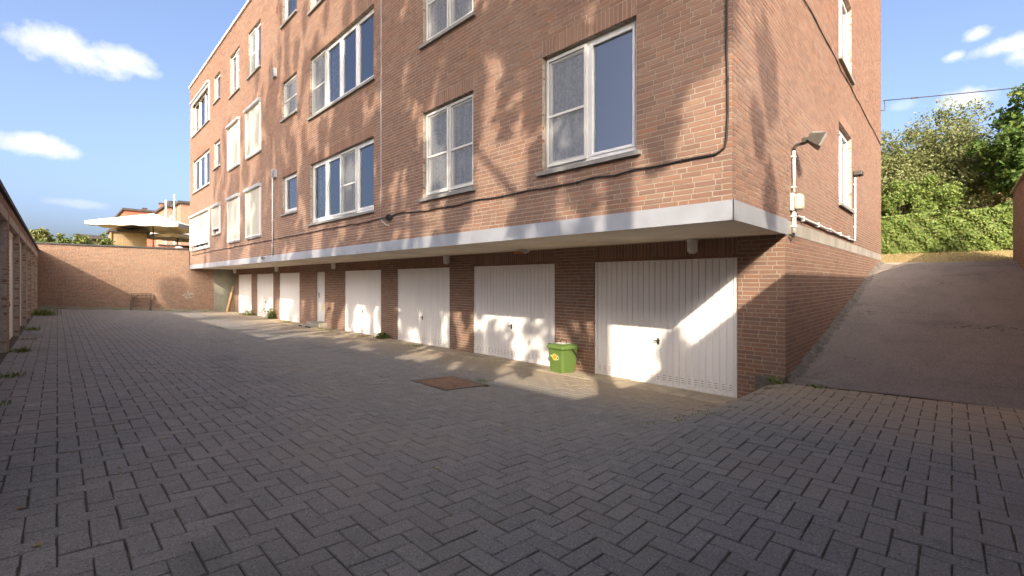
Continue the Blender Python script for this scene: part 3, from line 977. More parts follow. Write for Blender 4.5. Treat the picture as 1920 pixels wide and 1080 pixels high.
# a strip of paler concrete at the top of the ramp beside the building
V = [(15.4, Y0 - .02, 0), (18.1, Y0 - .02, 0), (18.1, .55, 0), (17.2, .9, 0)]
V = [(x, y, float(rz(x, y)) + .02) for x, y, _ in V]
mk('apron', mesh_np('apron', V, [(0, 3, 2, 1)]), M['slab'], kind='structure')


def blades(n, fx, L, wdt, lean, r):
    """n grass blades rooted at fx(n) -> (n,3)"""
    P = fx(n); a = r.uniform(0, 2 * pi, n); l = L * r.uniform(.5, 1.2, n); le = r.uniform(0, lean, n)
    dirv = np.stack([np.cos(a) * np.sin(le), np.sin(a) * np.sin(le), np.cos(le)], 1)
    sd = np.stack([-np.sin(a), np.cos(a), 0 * a], 1) * (wdt / 2) * r.uniform(.6, 1.3, n)[:, None]
    mid = P + dirv * (l * .55)[:, None]
    tip = P + dirv * l[:, None] + np.stack([np.cos(a), np.sin(a), -.4 * np.ones(n)], 1) * (l * .22)[:, None]
    V = np.stack([P - sd, P + sd, mid + sd * .8, mid - sd * .8, tip], 1).reshape(-1, 3)
    b = np.arange(n)[:, None] * 5
    F = np.concatenate([b + np.array([[0, 1, 2, 3]])])
    T = np.concatenate([b + np.array([[3, 2, 4, 4]])])
    return V, F, T


def blade_mesh(name, V, F, T):
    me = bpy.data.meshes.new(name)
    fs = [tuple(f) for f in F] + [tuple(t[:3]) for t in T]
    me.from_pydata([tuple(v) for v in V], [], fs); me.update(); return me


def verge_pts(n):
    x = rng.uniform(18.1, 20.3, n); yv = rng.uniform(-4, 5, n)
    return np.stack([x, yv, 2.2 + .42 * np.clip((x - 18.2) / 1.8, 0, 1) - .01], 1)


V, F, T = blades(14000, verge_pts, .07, .010, 1.1, rng)
mk('dry_grass', blade_mesh('dry_grass', V, F, T), M['straw'], kind='stuff', label='short straw coloured dry grass on the bank below the hedge')

# ------------------------------------------------------------------ walls round the yard
bw = Wall('y', YB)
WALL = tag(empty('boundary_wall', (2, YB, .4)), 'sunlit tan brick garden wall closing the far end of the paved yard', 'wall')
wall_rects = [(XG - .2, XF - .03, -.2, 3.30), (XF - .03, 5.84, -.2, 2.30)]
nb = int(3.5 / CO)
wf = bw.mortar('wall_face', WALL, M['mortar_yard'], wall_rects, [])
bl = bw.bricks(3.30 - 55 * CO, 3.30, lambda z, i: [(XG - .1, (XF - .03) if z > 2.3 else 5.84)], 21)
bw.build_bricks(bl, wf, M['brick_yard'], 0, seed=22)
mk('wall_core', MB().box(XG - .3, XF - .03, YB + .05, YB + .22, -.2, 3.295).box(XF - .03, 5.84, YB + .05, YB + .22, -.2, 2.295), M['mortar_yard'], WALL)
x = XG - .3; R = random.Random(2)
while x < XF - .1:
    x2 = min(x + .62, XF - .035)
    z = 3.303 + R.uniform(0, .008)
    mk('coping_stone', MB().poly([(x + .006, YB - .05, z), (x + .006, YB + .28, z), (x + .006, YB + .28, z + .04), (x + .006, YB + .1, z + .075), (x + .006, YB - .05, z + .045)], (x2 - x - .012, 0, 0)), M['roofdark'], WALL)
    x = x2
mk('plaster_panel', MB().box(5.842, 6.84, YB - .012, YB + .2, -.2, 2.325), M['plaster'], WALL)
mk('moss_footing', MB().box(XG, 5.84, YB - .03, YB - .001, -.1, .1), M['concrete'], WALL) if False else None
foot = []
for i in range(60):
    xa = XG + i * (5.84 - XG) / 60; xb = xa + (5.84 - XG) / 60
    z = float(gz(xa, YB)); hh_ = .06 + .05 * rng.random()
    foot.append((xa, xb, z - .05, z + hh_, .012 + .02 * rng.random()))
fm = MB()
for xa, xb, za, zb, dd in foot: fm.box(xa, xb, YB - dd, YB + .01, za, zb)
mk('footing', fm, M['plaster'], WALL)
# a flaking whitewash patch on the wall
pt = MB()
R = random.Random(9)
for k in range(16):
    x = 4.75 + R.gauss(0, .16); z = 1.02 + R.gauss(0, .07) - (.0 if k < 10 else .16); w_, h_ = R.uniform(.03, .09), R.uniform(.012, .025)
    pt.box(x - w_, x + w_, YB - .0045 - k * .00015, YB - .001, z - h_, z + h_)
mk('whitewash_patch', pt, M['flake'], WALL)

# ramp wall
rw = Wall('y', YR, -1)
RW = tag(empty('boundary_wall', (8, YR, .4)), 'tall red brick wall along the ramp, ending beside the clipped hedge', 'wall')
RXA, RXB, RZT = -4.0, 18.6, 4.12
rf = rw.mortar('wall_face', RW, M['mortar'], [(RXA, RXB, -.1, RZT)], [])
bl = rw.bricks(RZT - 72 * CO, RZT, lambda z, i: [(RXA, RXB)], 31)
bl = [b for b in bl if b[3] > (float(rz(b[0], YR)) - .1 if b[0] > 6.8 else float(gz(max(b[0], 0), YR)) - .1)]
rw.build_bricks(bl, rf, M['brick'], 0, seed=32)
mk('wall_core', MB().box(RXA, RXB - .001, YR - .3, YR - .05, -.1, RZT - .004), M['mortar'], RW)
x = RXA
while x < RXB:
    x2 = min(x + .24, RXB + .02)
    mk('coping_tile', MB().poly([(x + .004, YR + .055, RZT + .006), (x + .004, YR - .34, RZT + .006), (x + .004, YR - .34, RZT + .03), (x + .004, YR - .15, RZT + .10), (x + .004, YR + .06, RZT + .03)], (x2 - x - .012, 0, 0)), M['lintel'], RW)
    x = x2

# left garage block
GB = tag(empty('garage_block', (XG, 16, .4)), 'low brown brick garage row with recessed white doors and dark roof edge', 'garage')
gl = Wall('x', XG, -1)
GY0, GY1, GZT, GZH = 3.0, YB - .01, 2.98, 2.68
open_l = []
y = 26.45
while y - 2.6 > GY0 + .2:
    open_l.append((y - 2.6, y)); y -= 3.1
for a, b in open_l: gl.cut.append((a, b, -1, GZH))
gf = gl.mortar('garage_front', GB, M['mortar'], [(GY0, GY1, .2, GZT)], [(a, b, .1, GZH) for a, b in open_l], depth=.14)
bl = gl.bricks(GZT - 42 * CO, GZT, lambda z, i: [(GY0, GY1)], 41)
bl = [b for b in bl if b[3] < GZH or b[2] > GZH - .02]
bl = [b for b in bl if b[3] > .48]
gl.build_bricks(bl, gf, M['brick'], 60, depth=.1, seed=42)
mk('garage_shell', MB().box(XG - .16, XG - .13, GY0, GY1, .1, GZT).box(XG - 5.6, XG - 5.5, GY0, GY1, .1, GZT).box(XG - 5.5, XG - .35, GY0 - .0, GY0 + .15, .1, GZT).box(XG - 5.6, XG - .02, GY0 + .01, GY1, GZT - .1, GZT + .02), M['mortar'], GB)
mk('roof_edge', MB().box(XG - 5.7, XG + .035, GY0 - .04, GY1, GZT + .021, GZT + .09), M['roofdark'], GB)
for a, b in open_l:
    mk('lintel', MB().box(XG - .3, XG + .004, a - .1, b + .1, GZH, GZH + .14), M['lintel'], GB)
    d_ = MB(); gl.box(d_, a + .004, a + .06, .08, .15, .45, GZH - .01); gl.box(d_, b - .06, b - .004, .08, .15, .45, GZH - .01); gl.box(d_, a + .06, b - .06, .08, .15, GZH - .08, GZH - .01)
    dd = mk('garage_door', d_, M['garagedoor_left'], GB)
    n = 23; st = (b - a - .12) / n
    pr = MB()
    for i in range(n): gl.box(pr, a + .06 + i * st + .006, a + .06 + (i + 1) * st - .006, .092, .12, .52, GZH - .08)
    mk('ribbed_panel', pr, M['garagedoor_left'], dd)
    hm = MB(); hm.tube([gl.P((a + b) / 2 - .06, .06, 1.25), gl.P((a + b) / 2 + .06, .06, 1.25)], .01, 6); gl.box(hm, (a + b) / 2 - .02, (a + b) / 2 + .02, .06, .095, 1.2, 1.3)
    mk('handle', hm, M['darkmetal'], dd)

# ------------------------------------------------------------------ foliage


def leaf_quads(C, size, r, elong=1.7, droop=None, face=None):
    n = len(C)
    a = r.normal(0, 1, (n, 3)); a /= np.linalg.norm(a, axis=1)[:, None]
    if droop is not None: a = a * (1 - droop) + np.array((0, 0, -1)) * droop; a /= np.linalg.norm(a, axis=1)[:, None]
    b = np.cross(a, r.normal(0, 1, (n, 3))); b /= np.linalg.norm(b, axis=1)[:, None]
    if face is not None:
        nn = r.normal(0, .65, (n, 3)) + face; nn /= np.linalg.norm(nn, axis=1)[:, None]
        a = np.cross(nn, r.normal(0, 1, (n, 3))); a /= np.linalg.norm(a, axis=1)[:, None]; b = np.cross(nn, a)
    nrm = np.cross(a, b)
    s = (size * r.uniform(.6, 1.3, n))[:, None]
    V = np.stack([C - a * s * elong * .5, C + b * s * .5 + nrm * s * .12, C + a * s * elong * .5, C - b * s * .5 + nrm * s * .12], 1).reshape(-1, 3)
    F = np.arange(n * 4).reshape(n, 4)
    return V, F


def tree(name, label, base, trunk_h, crown_c, crown_r, n_cl, n_leaf, leaf, mat, seed, group=None, clump=(.55, .55, .45), droop=None, hollow=.35, limbs=9, trunk_r=.16, even=False):
    r = np.random.default_rng(seed)
    T = tag(empty(name, base), label, 'tree', group)
    base = np.array(base, float); cc = np.array(crown_c, float); cr = np.array(crown_r, float)
    d = r.normal(0, 1, (n_cl, 3)); d /= np.linalg.norm(d, axis=1)[:, None]
    rad = r.uniform(hollow, 1.0, n_cl) ** .6
    cl = cc + d * cr * rad[:, None]
    lump = 1 + .22 * np.sin(d[:, 0] * 5 + seed) * np.cos(d[:, 2] * 4 + d[:, 1] * 6)
    cl = cc + (cl - cc) * lump[:, None]
    tm = MB()
    top = cc + np.array((0, 0, cr[2] * .35))
    pts = [base - np.array((0, 0, .2)), base + np.array((r.uniform(-.1, .1), r.uniform(-.1, .1), trunk_h)), (base + np.array((0, 0, trunk_h)) + top) / 2 + r.normal(0, .1, 3), top]
    tm.tube(pts, [trunk_r * 1.25, trunk_r, trunk_r * .6, trunk_r * .15], 9)
    for i in range(limbs):
        tgt = cl[r.integers(n_cl)]
        f = r.uniform(.15, .8); st = pts[1] * (1 - f) + pts[3] * f
        mid = (st + tgt) / 2 + np.array((0, 0, r.uniform(-.1, .35) * cr[2] * .3))
        q = trunk_r * (.55 - .3 * f)
        tm.tube([st, mid, tgt], [q, q * .6, q * .15], 6)
    mk('trunk', tm, M['bark'], T, smooth=True)
    wgt = r.uniform(.4, 1.6, n_cl); wgt /= wgt.sum()
    ci = r.choice(n_cl, n_leaf, p=wgt)
    sc_ = r.uniform(.55, 1.35, n_cl)[ci][:, None]
    ofs = r.normal(0, 1, (n_leaf, 3))
    if even: ofs *= (r.random(n_leaf) ** (1 / 3) / np.linalg.norm(ofs, axis=1))[:, None]
    C = cl[ci] + ofs * np.array(clump) * sc_
    V, F = leaf_quads(C, leaf, r, droop=droop)
    mk('crown', mesh_np('crown', V, F), mat, T)
    return T


# hedge: clipped slab of leaves over a woody core
HD = tag(empty('hedge', (20.4, 0, 2.6)), 'long clipped green hedge along the top of the bank', 'hedge')
HX0, HX1, HY0, HY1, HZ0, HZ1 = 20.05, 21.0, -7.0, 7.0, 2.6, 3.93
mk('branches', MB().box(HX0 + .12, HX1 - .12, HY0 + .12, HY1 - .12, HZ0 - .1, HZ1 - .12), M['bark'], HD)
n = 52000
fc_ = rng.random(n)
C = np.empty((n, 3))
C[:, 1] = rng.uniform(HY0, HY1, n)
top = fc_ < .25
bump = .045 * np.sin(C[:, 1] * 3.1) + .04 * np.sin(C[:, 1] * 7.7 + 1) + .035 * np.sin(C[:, 1] * 13)
C[:, 0] = np.where(top, rng.uniform(HX0, HX1, n), HX0 + .02 + np.abs(rng.normal(0, .07, n)))
C[:, 2] = np.where(top, HZ1 + bump - np.abs(rng.normal(0, .06, n)), rng.uniform(HZ0 - .02, HZ1, n))
C[:, 0] += np.where(top, 0, .05 * np.sin(C[:, 1] * 4 + C[:, 2] * 5) + .03 * np.sin(C[:, 1] * 11 - C[:, 2] * 9))
V, F = leaf_quads(C, .062, rng, 1.5, face=np.where(top[:, None], np.array([[-.3, -.2, 1.]]), np.array([[-1., -.25, .35]])))
mk('leaves', mesh_np('leaves', V, F), M['hedge'], HD)

gbg = 'trees growing behind the clipped hedge'
tree('tree', 'feathery olive green tree behind the hedge, next to the building corner', (25.0, 2.2, 2.6), 1.0, (24.6, 2.3, 5.4), (2.0, 2.1, 2.5), 260, 42000, .066, M['olive'], 51, gbg, clump=(.44, .44, .5), hollow=.2, even=True)
tree('tree', 'tall feathery olive green tree reaching highest above the hedge', (25.6, -.1, 2.6), 1.0, (25.4, .2, 5.7), (1.9, 1.9, 2.9), 300, 46000, .066, M['olive'], 52, gbg, clump=(.44, .44, .55), hollow=.2, even=True)
tree('bush', 'bright green bush leaning over the hedge top', (22.8, 1.5, 2.6), .5, (22.9, 1.4, 4.6), (.9, 1.7, 1.15), 70, 15000, .06, M['hedge'], 53, gbg, clump=(.3, .32, .28), hollow=.2, even=True, trunk_r=.08)
tree('tree', 'dark green broad leaved tree in front of the tan gable', (23.8, -2.6, 2.6), 1.6, (23.4, -2.45, 6.1), (1.5, 1.75, 2.2), 130, 16000, .115, M['broad'], 54, gbg, clump=(.42, .42, .36), hollow=.2, even=True)
# house behind them
HB = tag(empty('house', (29, -5, 2.6)), 'tan rendered house gable half hidden behind the hedge and trees', 'house')
mk('wall', MB().poly([(27.5, -.35, 2.5), (27.5, -9.5, 2.5), (27.5, -9.5, 5.0), (27.5, -5.2, 7.2), (27.5, -.35, 5.35)], (7, 0, 0)), M['render'], HB)
mk('roof', MB().poly([(27.46, -.2, 5.30), (27.46, -5.2, 7.22), (27.46, -5.2, 7.34), (27.46, -.15, 5.40)], (7.4, 0, 0)).poly([(27.46, -9.8, 4.85), (27.46, -9.9, 4.98), (27.46, -5.2, 7.341), (27.46, -5.2, 7.221)], (7.4, 0, 0)), M['roofdark'], HB)

# the trees behind the photographer that dapple the facade
gsh = 'tall trees behind the low garage row'
SEED = 70


def sunpos(p, q, s):
    """point seen from the sun at across-sun p, projected height q, distance s along the light"""
    return (.789 * s - .614 * p, .614 * s + .789 * p, q - .53 * s)


for k, (p, s, qc, rp, rq, ncl, nl) in enumerate([(-.6, -4.0, 10.4, 2.6, 5.4, 250, 22000), (3.6, -4.6, 10.5, 3.2, 5.4, 265, 23500), (9.2, -5.0, 11.7, 3.4, 5.0, 205, 18500), (14.2, -6.0, 12.2, 2.8, 4.2, 115, 10500), (18.8, -5.0, 11.4, 1.6, 1.7, 36, 3600), (1.8, -3.4, 4.9, 1.9, 1.2, 26, 2600), (6.3, -4.4, 6.6, 2.6, 1.9, 30, 2900)]):
    c = sunpos(p, qc, s)
    tree('tree', ['slender garden tree standing behind the low garages', 'tall spreading garden tree behind the low garages', 'leafy garden tree behind the middle of the garage row', 'smaller garden tree near the far end of the garage row', 'young garden tree beyond the far garages', 'low branching garden tree beside the near end of the garages', 'short bushy tree behind the second garage'][k],
         (c[0], c[1], .15), 4.0, c, (rp, rp, rq), ncl, nl, .15, M['shade'], SEED + k, gsh, clump=(.17, .17, .46), even=True, droop=.35, hollow=.1, limbs=16, trunk_r=.2)

# unseen flat-roofed house, added and sized to throw shade on the near paving
SHADE_HOUSE = tag(empty('house', (-12, -4, .2)), 'unseen flat roofed brick house added to shade the near paving', 'house')
mk('wall', MB().box(-15.5, -8.6, -9, 1.5, 0, 8.9), M['pinkbrick'], SHADE_HOUSE)
mk('roof', MB().box(-15.6, -8.5, -9.1, 1.6, 8.9, 9.06), M['roofdark'], SHADE_HOUSE)

# ------------------------------------------------------------------ beyond the back wall


def pt_y(x, y, Y):
    r = ray(x, y); t = Y / r[1]; return float(r[0] * t), float(CAM_H + r[2] * t)


def parasol(label, cx, cy, zb, zt, zr, half, rot):
    P = tag(empty('parasol', (cx, cy, zb), rot), label, 'parasol', 'cream parasols on the terrace behind the wall')
    mk('pole', MB().tube([(0, 0, 0), (0, 0, zt - zb + .06)], .03, 10), M['darkmetal'], P, world=False)
    mk('base', MB().box(-.35, .35, -.35, .35, 0, .06), M['concrete'], P, world=False)
    h, e = zt - zb, zr - zb
    N_ = 8; V = [(0, 0, h)]; cor = []
    for i in range(4):
        a = pi / 4 + i * pi / 2
        cor.append((half * 1.414 * cos(a), half * 1.414 * sin(a)))
    ring = []
    for i in range(4):
        p, q = cor[i], cor[(i + 1) % 4]
        for k in range(N_):
            t = k / N_; s_ = .06 * math.sin(pi * t)
            ring.append((p[0] * (1 - t) + q[0] * t, p[1] * (1 - t) + q[1] * t, e + s_ * .3, t))
    m = len(ring); F = []
    for f in (.5, 1.0):
        for x, y, z, t in ring: V.append((x * f, y * f, h + (z - h) * f - .05 * math.sin(pi * f) * math.sin(pi * t)))
    for i in range(m):
        j = (i + 1) % m; F += [(0, 1 + i, 1 + j), (1 + i, 1 + m + i, 1 + m + j, 1 + j)]
    me = bpy.data.meshes.new('canopy'); me.from_pydata(V, [], F); me.update()
    cn = mk('canopy', me, M['canvas'], P, world=False)
    vl = MB()
    for i in range(m):
        j = (i + 1) % m; a, b = ring[i], ring[j]
        da = .16 + (.05 if i % 2 else 0); db = .16 + (.05 if j % 2 else 0)
        vl.quad((a[0], a[1], a[2]), (b[0], b[1], b[2]), (b[0] * 1.005, b[1] * 1.005, b[2] - db), (a[0] * 1.005, a[1] * 1.005, a[2] - da))
    mk('valance', vl, M['canvas'], cn, world=False)
    for i in range(8):
        k = ring[i * N_ // 2]
        mk('rib', MB().tube([(0, 0, h - .35), (k[0] * .97, k[1] * .97, k[2] - .03)], .012, 5), M['white'], P, world=False)
    return P


parasol('large cream square parasol towering above the garden wall', 3.70, 31.3, 2.5, 5.42, 4.70, 2.0, radians(-31))
parasol('smaller cream parasol in the shade of the large one', 5.25, 34.3, 2.5, 4.95, 4.45, 1.5, .5)

SH = tag(empty('garden_shed', (2.8, 33.5, 2.5)), 'weathered board shed with dark flat roof behind the garden wall', 'shed')
z = 2.5; k = 0
while z < 4.42:
    mk('board', MB().box(2.07, 3.62, 33.0 + .004 * (k % 2), 33.03, z, z + .136), M['wood'], SH); z += .14; k += 1
mk('shed_body', MB().box(2.08, 3.6, 33.035, 35, 2.5, 4.42), M['wood'], SH)
mk('roof', MB().box(1.98, 3.75, 32.85, 35.1, 4.43, 4.56), M['roofdark'], SH)
mk('corner_post', MB().box(2.03, 2.10, 32.94, 33.02, 2.5, 4.42), M['wood'], SH)
S2 = tag(empty('garden_shed', (1.5, 37.5, 2.5)), 'low dark shed roof left of the board shed', 'shed')
mk('wall', MB().box(.95, 2.2, 37, 39, 2.5, 4.25), M['roofdark'], S2)
mk('roof', MB().poly([(.8, 36.8, 4.25), (2.35, 36.8, 4.25), (2.35, 36.8, 4.42), (.8, 36.8, 4.50)], (0, 2.4, 0)), M['roofdark'], S2)
LW = tag(empty('terrace_screen', (4.4, 33.3, 2.5)), 'pale terrace screen standing under the parasols', 'screen')
mk('panel', MB().box(3.72, 4.75, 33.3, 33.36, 2.5, 3.72), M['canvas'], LW)
mk('post', MB().box(4.76, 4.82, 33.28, 33.38, 2.5, 3.9), M['white'], LW)
RWl = tag(empty('low_wall', (6, 36.5, 2.5)), 'low red brick wall behind the terrace', 'wall')
mk('wall_face', MB().box(4.6, 8.5, 36.4, 36.6, 2.5, 4.0), M['redbrick'], RWl)
mk('coping_stone', MB().box(4.55, 8.55, 36.35, 36.65, 4.0, 4.07), M['roofdark'], RWl)


def far_house(label, Y, xl, xr, yt, depth, mat, wins_, roofm, chim=(), name='house', seed=0):
    xa, zt = pt_y(xl, yt, Y); xb, _ = pt_y(xr, yt, Y)
    Hh = tag(empty(name, ((xa + xb) / 2, Y, 2.5)), label, 'house')
    hl = Wall('y', Y)
    n = max(4, int((zt - 2.5) / .22)); 
    mk('wall', MB().box(xa, xb, Y, Y + depth, 2.4, zt), mat, Hh)
    mk('roof', MB().box(xa - .15, xb + .15, Y - .15, Y + depth + .1, zt + .002, zt + .16), roofm, Hh)
    for (ua, ub, za, zb) in wins_:
        f = MB(); hl.box(f, ua, ub, -.05, .03, za, zb); wn = mk('window', f, M['frame'], Hh)
        g = MB(); hl.box(g, ua + .07, ub - .07, -.06, -.052, za + .07, zb - .07); mk('pane', g, M['dark'], wn)
    for (cx, w_, h_) in chim:
        c = mk('chimney', MB().box(cx, cx + w_, Y + 1, Y + 1 + w_, zt + .15, zt + h_), mat, Hh)
        mk('chimney_cap', MB().box(cx - .04, cx + w_ + .04, Y + .96, Y + 1.04 + w_, zt + h_, zt + h_ + .1), roofm, c)
    return Hh, xa, xb, zt


far_house('red brick flat roofed house with chimney behind the parasol', 46, 234, 308, 394, 8, M['redbrick'], [], M['roofdark'], chim=((6.0, .5, .9), (4.9, .25, .35)))
h2, xa, xb, zt = far_house('pale brick house with dark roof and white band behind the terrace', 41, 312, 338, 388, 7, M['pinkbrick'], [(6.15, 6.45, 5.2, 6.3), (6.75, 7.0, 5.2, 6.3)], M['roofdark'])
mk('white_band', MB().box(xa + .2, xb + .1, 40.9, 40.99, 6.3, 6.5), M['white'], h2)
mk('dormer', MB().box(xa + .15, xa + .8, 41.1, 42.5, zt + .17, zt + .5), M['roofdark'], h2)
far_house('tan brick house with small window close to the apartment block', 38, 339, 375, 381, 7, M['pinkbrick'], [(6.55, 6.95, 6.2, 6.75)], M['roofdark'])
for px_, yt, lab in ((311, 377, 'shorter thin white vent pipe above the brick houses'), (327, 366, 'taller thin white vent pipe above the brick houses')):
    x, zt = pt_y(px_, yt, 39.5)
    P = tag(empty('vent_pipe', (x, 39.5, 2.5)), lab, 'pipe')
    mk('pipe', MB().tube([(x, 39.5, 2.5), (x, 39.5, zt)], .05, 8), M['white'], P)
    mk('cap', MB().lathe((x, 39.5, zt), [(.07, 0), (.07, .04), (.02, .08)], 8), M['white'], P)
# toy-coloured bunting bundle on the wall near the building
bb = tag(empty('cushion', (4.5, 28.9, 3.3)), 'small white and red cushion lying on the terrace edge', 'cushion')
mk('terrace_edge', MB().box(4.0, 4.7, 28.3, 29.2, 2.5, 3.30), M['concrete'], bb)
mk('cover', MB().lathe((4.45, 28.7, 3.31), [(.02, 0), (.16, .02), (.2, .09), (.15, .16), (.02, .19)], 12), M['white'], bb, smooth=True)
mk('stripe', MB().lathe((4.45, 28.7, 3.36), [(.197, 0), (.206, .03), (.197, .06)], 12), M['redbrick'], bb, smooth=True)


def shrub(name, label, c, r3, ncl, nl, leaf, mat, seed, group):
    r = np.random.default_rng(seed)
    T = tag(empty(name, (c[0], c[1], c[2] - r3[2])), label, 'plant', group)
    cl = np.array(c) + r.normal(0, .5, (ncl, 3)) * np.array(r3)
    C = cl[r.integers(ncl, size=nl)] + r.normal(0, .16, (nl, 3)) * np.array(r3)
    V, F = leaf_quads(C, leaf, r)
    mk('leaves', mesh_np('leaves', V, F), mat, T)
    sm = MB()
    for k in range(min(6, ncl)): sm.tube([(c[0], c[1], c[2] - r3[2]), tuple(cl[k])], [.03, .008], 5)
    mk('stem', sm, M['bark'], T)


gp = 'garden plants showing above the back wall'
x, z = pt_y(72, 446, 34); shrub('shrub', 'dark leafy shrub top peeping over the wall beside the garages', (x, 34, z - .2), (.6, .6, .55), 26, 1900, .13, M['olive'], 91, gp)
for k, (px_, py_) in enumerate(((112, 452), (135, 449), (158, 450), (196, 452))):
    x, z = pt_y(px_, py_, 29.6)
    shrub('garden_plant', 'low yellow green garden plant behind the wall coping', (x, 29.6, z - .15), (.42, .3, .34), 12, 500, .075, M['weed'], 95 + k, gp)

# ------------------------------------------------------------------ fixtures on the building
gl_ = 'white drum lamps under the overhang'
for yv, lb in ((2.76, 'white drum lamp above the garage door nearest the ramp'), (8.77, 'white drum lamp between the second and third garage doors from the ramp'), (15.11, 'white drum lamp between the entrance door and the fourth garage door'), (20.78, 'white drum lamp above the edge of the fifth garage door'), (27.25, 'white drum lamp in the far corner above the leaning planks')):
    T = tag(empty('soffit_lamp', (6.64, yv, ZS)), lb, 'lamp', gl_)
    mk('housing', MB().lathe((6.64, yv, 2.13), [(.06, 0), (.072, .012), (.075, .02), (.075, .16), (.085, .165), (.085, .197)], 18), M['beige'] if False else M['pvc'], T, smooth=False)
    mk('diffuser', MB().lathe((6.64, yv, 2.112), [(.045, 0), (.056, .008), (.056, .02)], 16), M['canvas'], T)
T = tag(empty('lamp_bracket', (6.55, 6.15, 2.3)), 'torn off lamp bracket with orange and white scraps under the soffit', 'bracket')
mk('bracket', MB().box(6.46, 6.50, 5.98, 6.22, 2.285, 2.328).tube([(6.48, 5.9, 2.29), (6.44, 5.97, 2.25), (6.47, 6.06, 2.27)], .014, 6), M['pvc'], T)
mk('orange_clip', MB().tube([(6.45, 6.04, 2.275), (6.44, 6.12, 2.265), (6.46, 6.2, 2.28), (6.45, 6.27, 2.262)], .017, 6), M['orange'], T)

# black cable along the facade at one height, hanging slightly between clips, then up at the corner
R = random.Random(5)
pts = []; yv = 27.3
while yv > 1.85:
    pts.append((XF - .016 - R.uniform(0, .008), yv, 3.005 + R.gauss(0, .010) + (.05 if 7.6 < yv < 8.0 else 0))); yv -= .28
pts += [(XF - .018, 1.74, 3.015), (XF - .018, 1.655, 3.06), (XF - .018, 1.635, 3.15)]
z = 3.4
while z < ZR - .1: pts.append((XF - .016, 1.632 + R.gauss(0, .005), z)); z += .35
T = tag(empty('cable', (XF, 8, 3)), 'black cable clipped along the front facade and up its corner', 'cable')
mk('lead', MB().tube(pts, .0105, 6), M['black'], T, smooth=True)
for q in pts[::5]: mk('clip', MB().box(XF - .028, XF - .001, q[1] - .008, q[1] + .008, q[2] - .016, q[2] + .016), M['black'], T)
kn = []
for k in range(46):
    a = k * .62; kn.append((XF - .03 - .012 * math.sin(k * .9), 8.22 + .13 * cos(a) * (1 - k / 90), 3.0 + .05 * sin(a) * (1 + .3 * sin(k))))
mk('coil', MB().tube(kn, .007, 5), M['black'], T, smooth=True)
pts = [(XF - .012, 8.56 + R.gauss(0, .004), z) for z in np.arange(3.02, ZR - .05, .4)]
T = tag(empty('cable', (XF, 8.56, 3)), 'thin grey wire running straight up the facade beside the wide windows', 'cable')
mk('lead', MB().tube(pts, .008, 6), M['alu'], T, smooth=True)
mk('tail', MB().tube([(XF - .012, 8.56, 3.02), (XF - .03, 8.50, 2.96), (XF - .03, 8.33, 2.86), (XF - .025, 8.2, 2.84)], .007, 5), M['pvc'], T, smooth=True)
# white pipe with its grey box, second box above
T = tag(empty('downpipe', (XF, 15.26, ZF)), 'slim white pipe ending in a louvred grey box on the facade', 'pipe')
mk('pipe', MB().tube([(XF - .03, 15.26, ZF + .005), (XF - .03, 15.26, 5.02)], .021, 8), M['pvc'], T, smooth=True)
for z in (2.8, 3.6, 4.4): mk('bracket', MB().box(XF - .055, XF - .001, 15.225, 15.295, z, z + .03), M['pvc'], T)
for nm, zb, lab in (('vent_box', 4.92, None), ('vent_box', 8.05, 'small grey louvred vent box high on the facade')):
    if lab: V_ = tag(empty('vent_box', (XF, 15.05, zb)), lab, 'vent')
    par = T if not lab else V_
    mk('vent_box' if not lab else 'housing', MB().box(XF - .09, XF - .002, 14.95, 15.19, zb, zb + .26), M['alu'], par)
    for k in range(5): mk('louvre', MB().box(XF - .097, XF - .0905, 14.97, 15.17, zb + .03 + k * .045, zb + .05 + k * .045), M['darkmetal'], par)
for yv, z, lab in ((24.05, 10.95, 'pair of terracotta vent holes under the roof edge'), (14.95, 10.12, 'terracotta vent brick beside the upper windows'), (21.35, 5.55, 'dark round flue outlet between the shaded windows')):
    V_ = tag(empty('wall_vent', (XF, yv, z)), lab, 'vent')
    mk('plate', MB().box(XF - .012, XF - .003, yv - .05, yv + .05, z - .11, z + .11), M['redbrick'], V_)
    for k in (-1, 1): mk('hole', MB().box(XF - .014, XF - .0125, yv - .035, yv + .035, z + k * .05 - .03, z + k * .05 + .03), M['dark'], V_)
# security camera under the cable on the fascia
T = tag(empty('security_camera', (XF, 16.05, 2.46)), 'small white security camera mounted on the grey fascia', 'camera')
mk('mount', MB().box(XF - .03, XF - .018, 15.98, 16.08, 2.40, 2.50).tube([(XF - .03, 16.03, 2.45), (XF - .10, 16.03, 2.43)], .012, 8), M['pvc'], T)
mk('body', MB().tube([(XF - .09, 16.16, 2.47), (XF - .12, 15.97, 2.45)], .037, 12), M['pvc'], T)
mk('hood', MB().box(XF - .155, XF - .055, 15.94, 16.17, 2.487, 2.497), M['pvc'], T)
mk('lens', MB().tube([(XF - .1195, 15.972, 2.45), (XF - .122, 15.955, 2.4485)], .026, 12), M['black'], T)

# side wall: floodlight on its conduit, bulkhead lamp, conduit run, sensor
T = tag(empty('floodlight', (7.1, Y0, 2.4)), 'bronze floodlight on a white conduit above the ramp', 'floodlight')
mk('conduit', MB().tube([(7.1, Y0 - .03, 2.92), (7.1, Y0 - .03, 3.50)], .02, 10), M['pvc'], T, smooth=True)
for z in (2.98, 3.4): mk('clip', MB().box(7.07, 7.13, Y0 - .055, Y0 - .001, z, z + .02), M['pvc'], T)
mk('elbow', MB().tube([(7.1, Y0 - .03, 3.49), (7.1, Y0 - .035, 3.54), (7.1, Y0 - .07, 3.565), (7.1, Y0 - .17, 3.57)], .021, 10), M['floodmetal'], T, smooth=True)
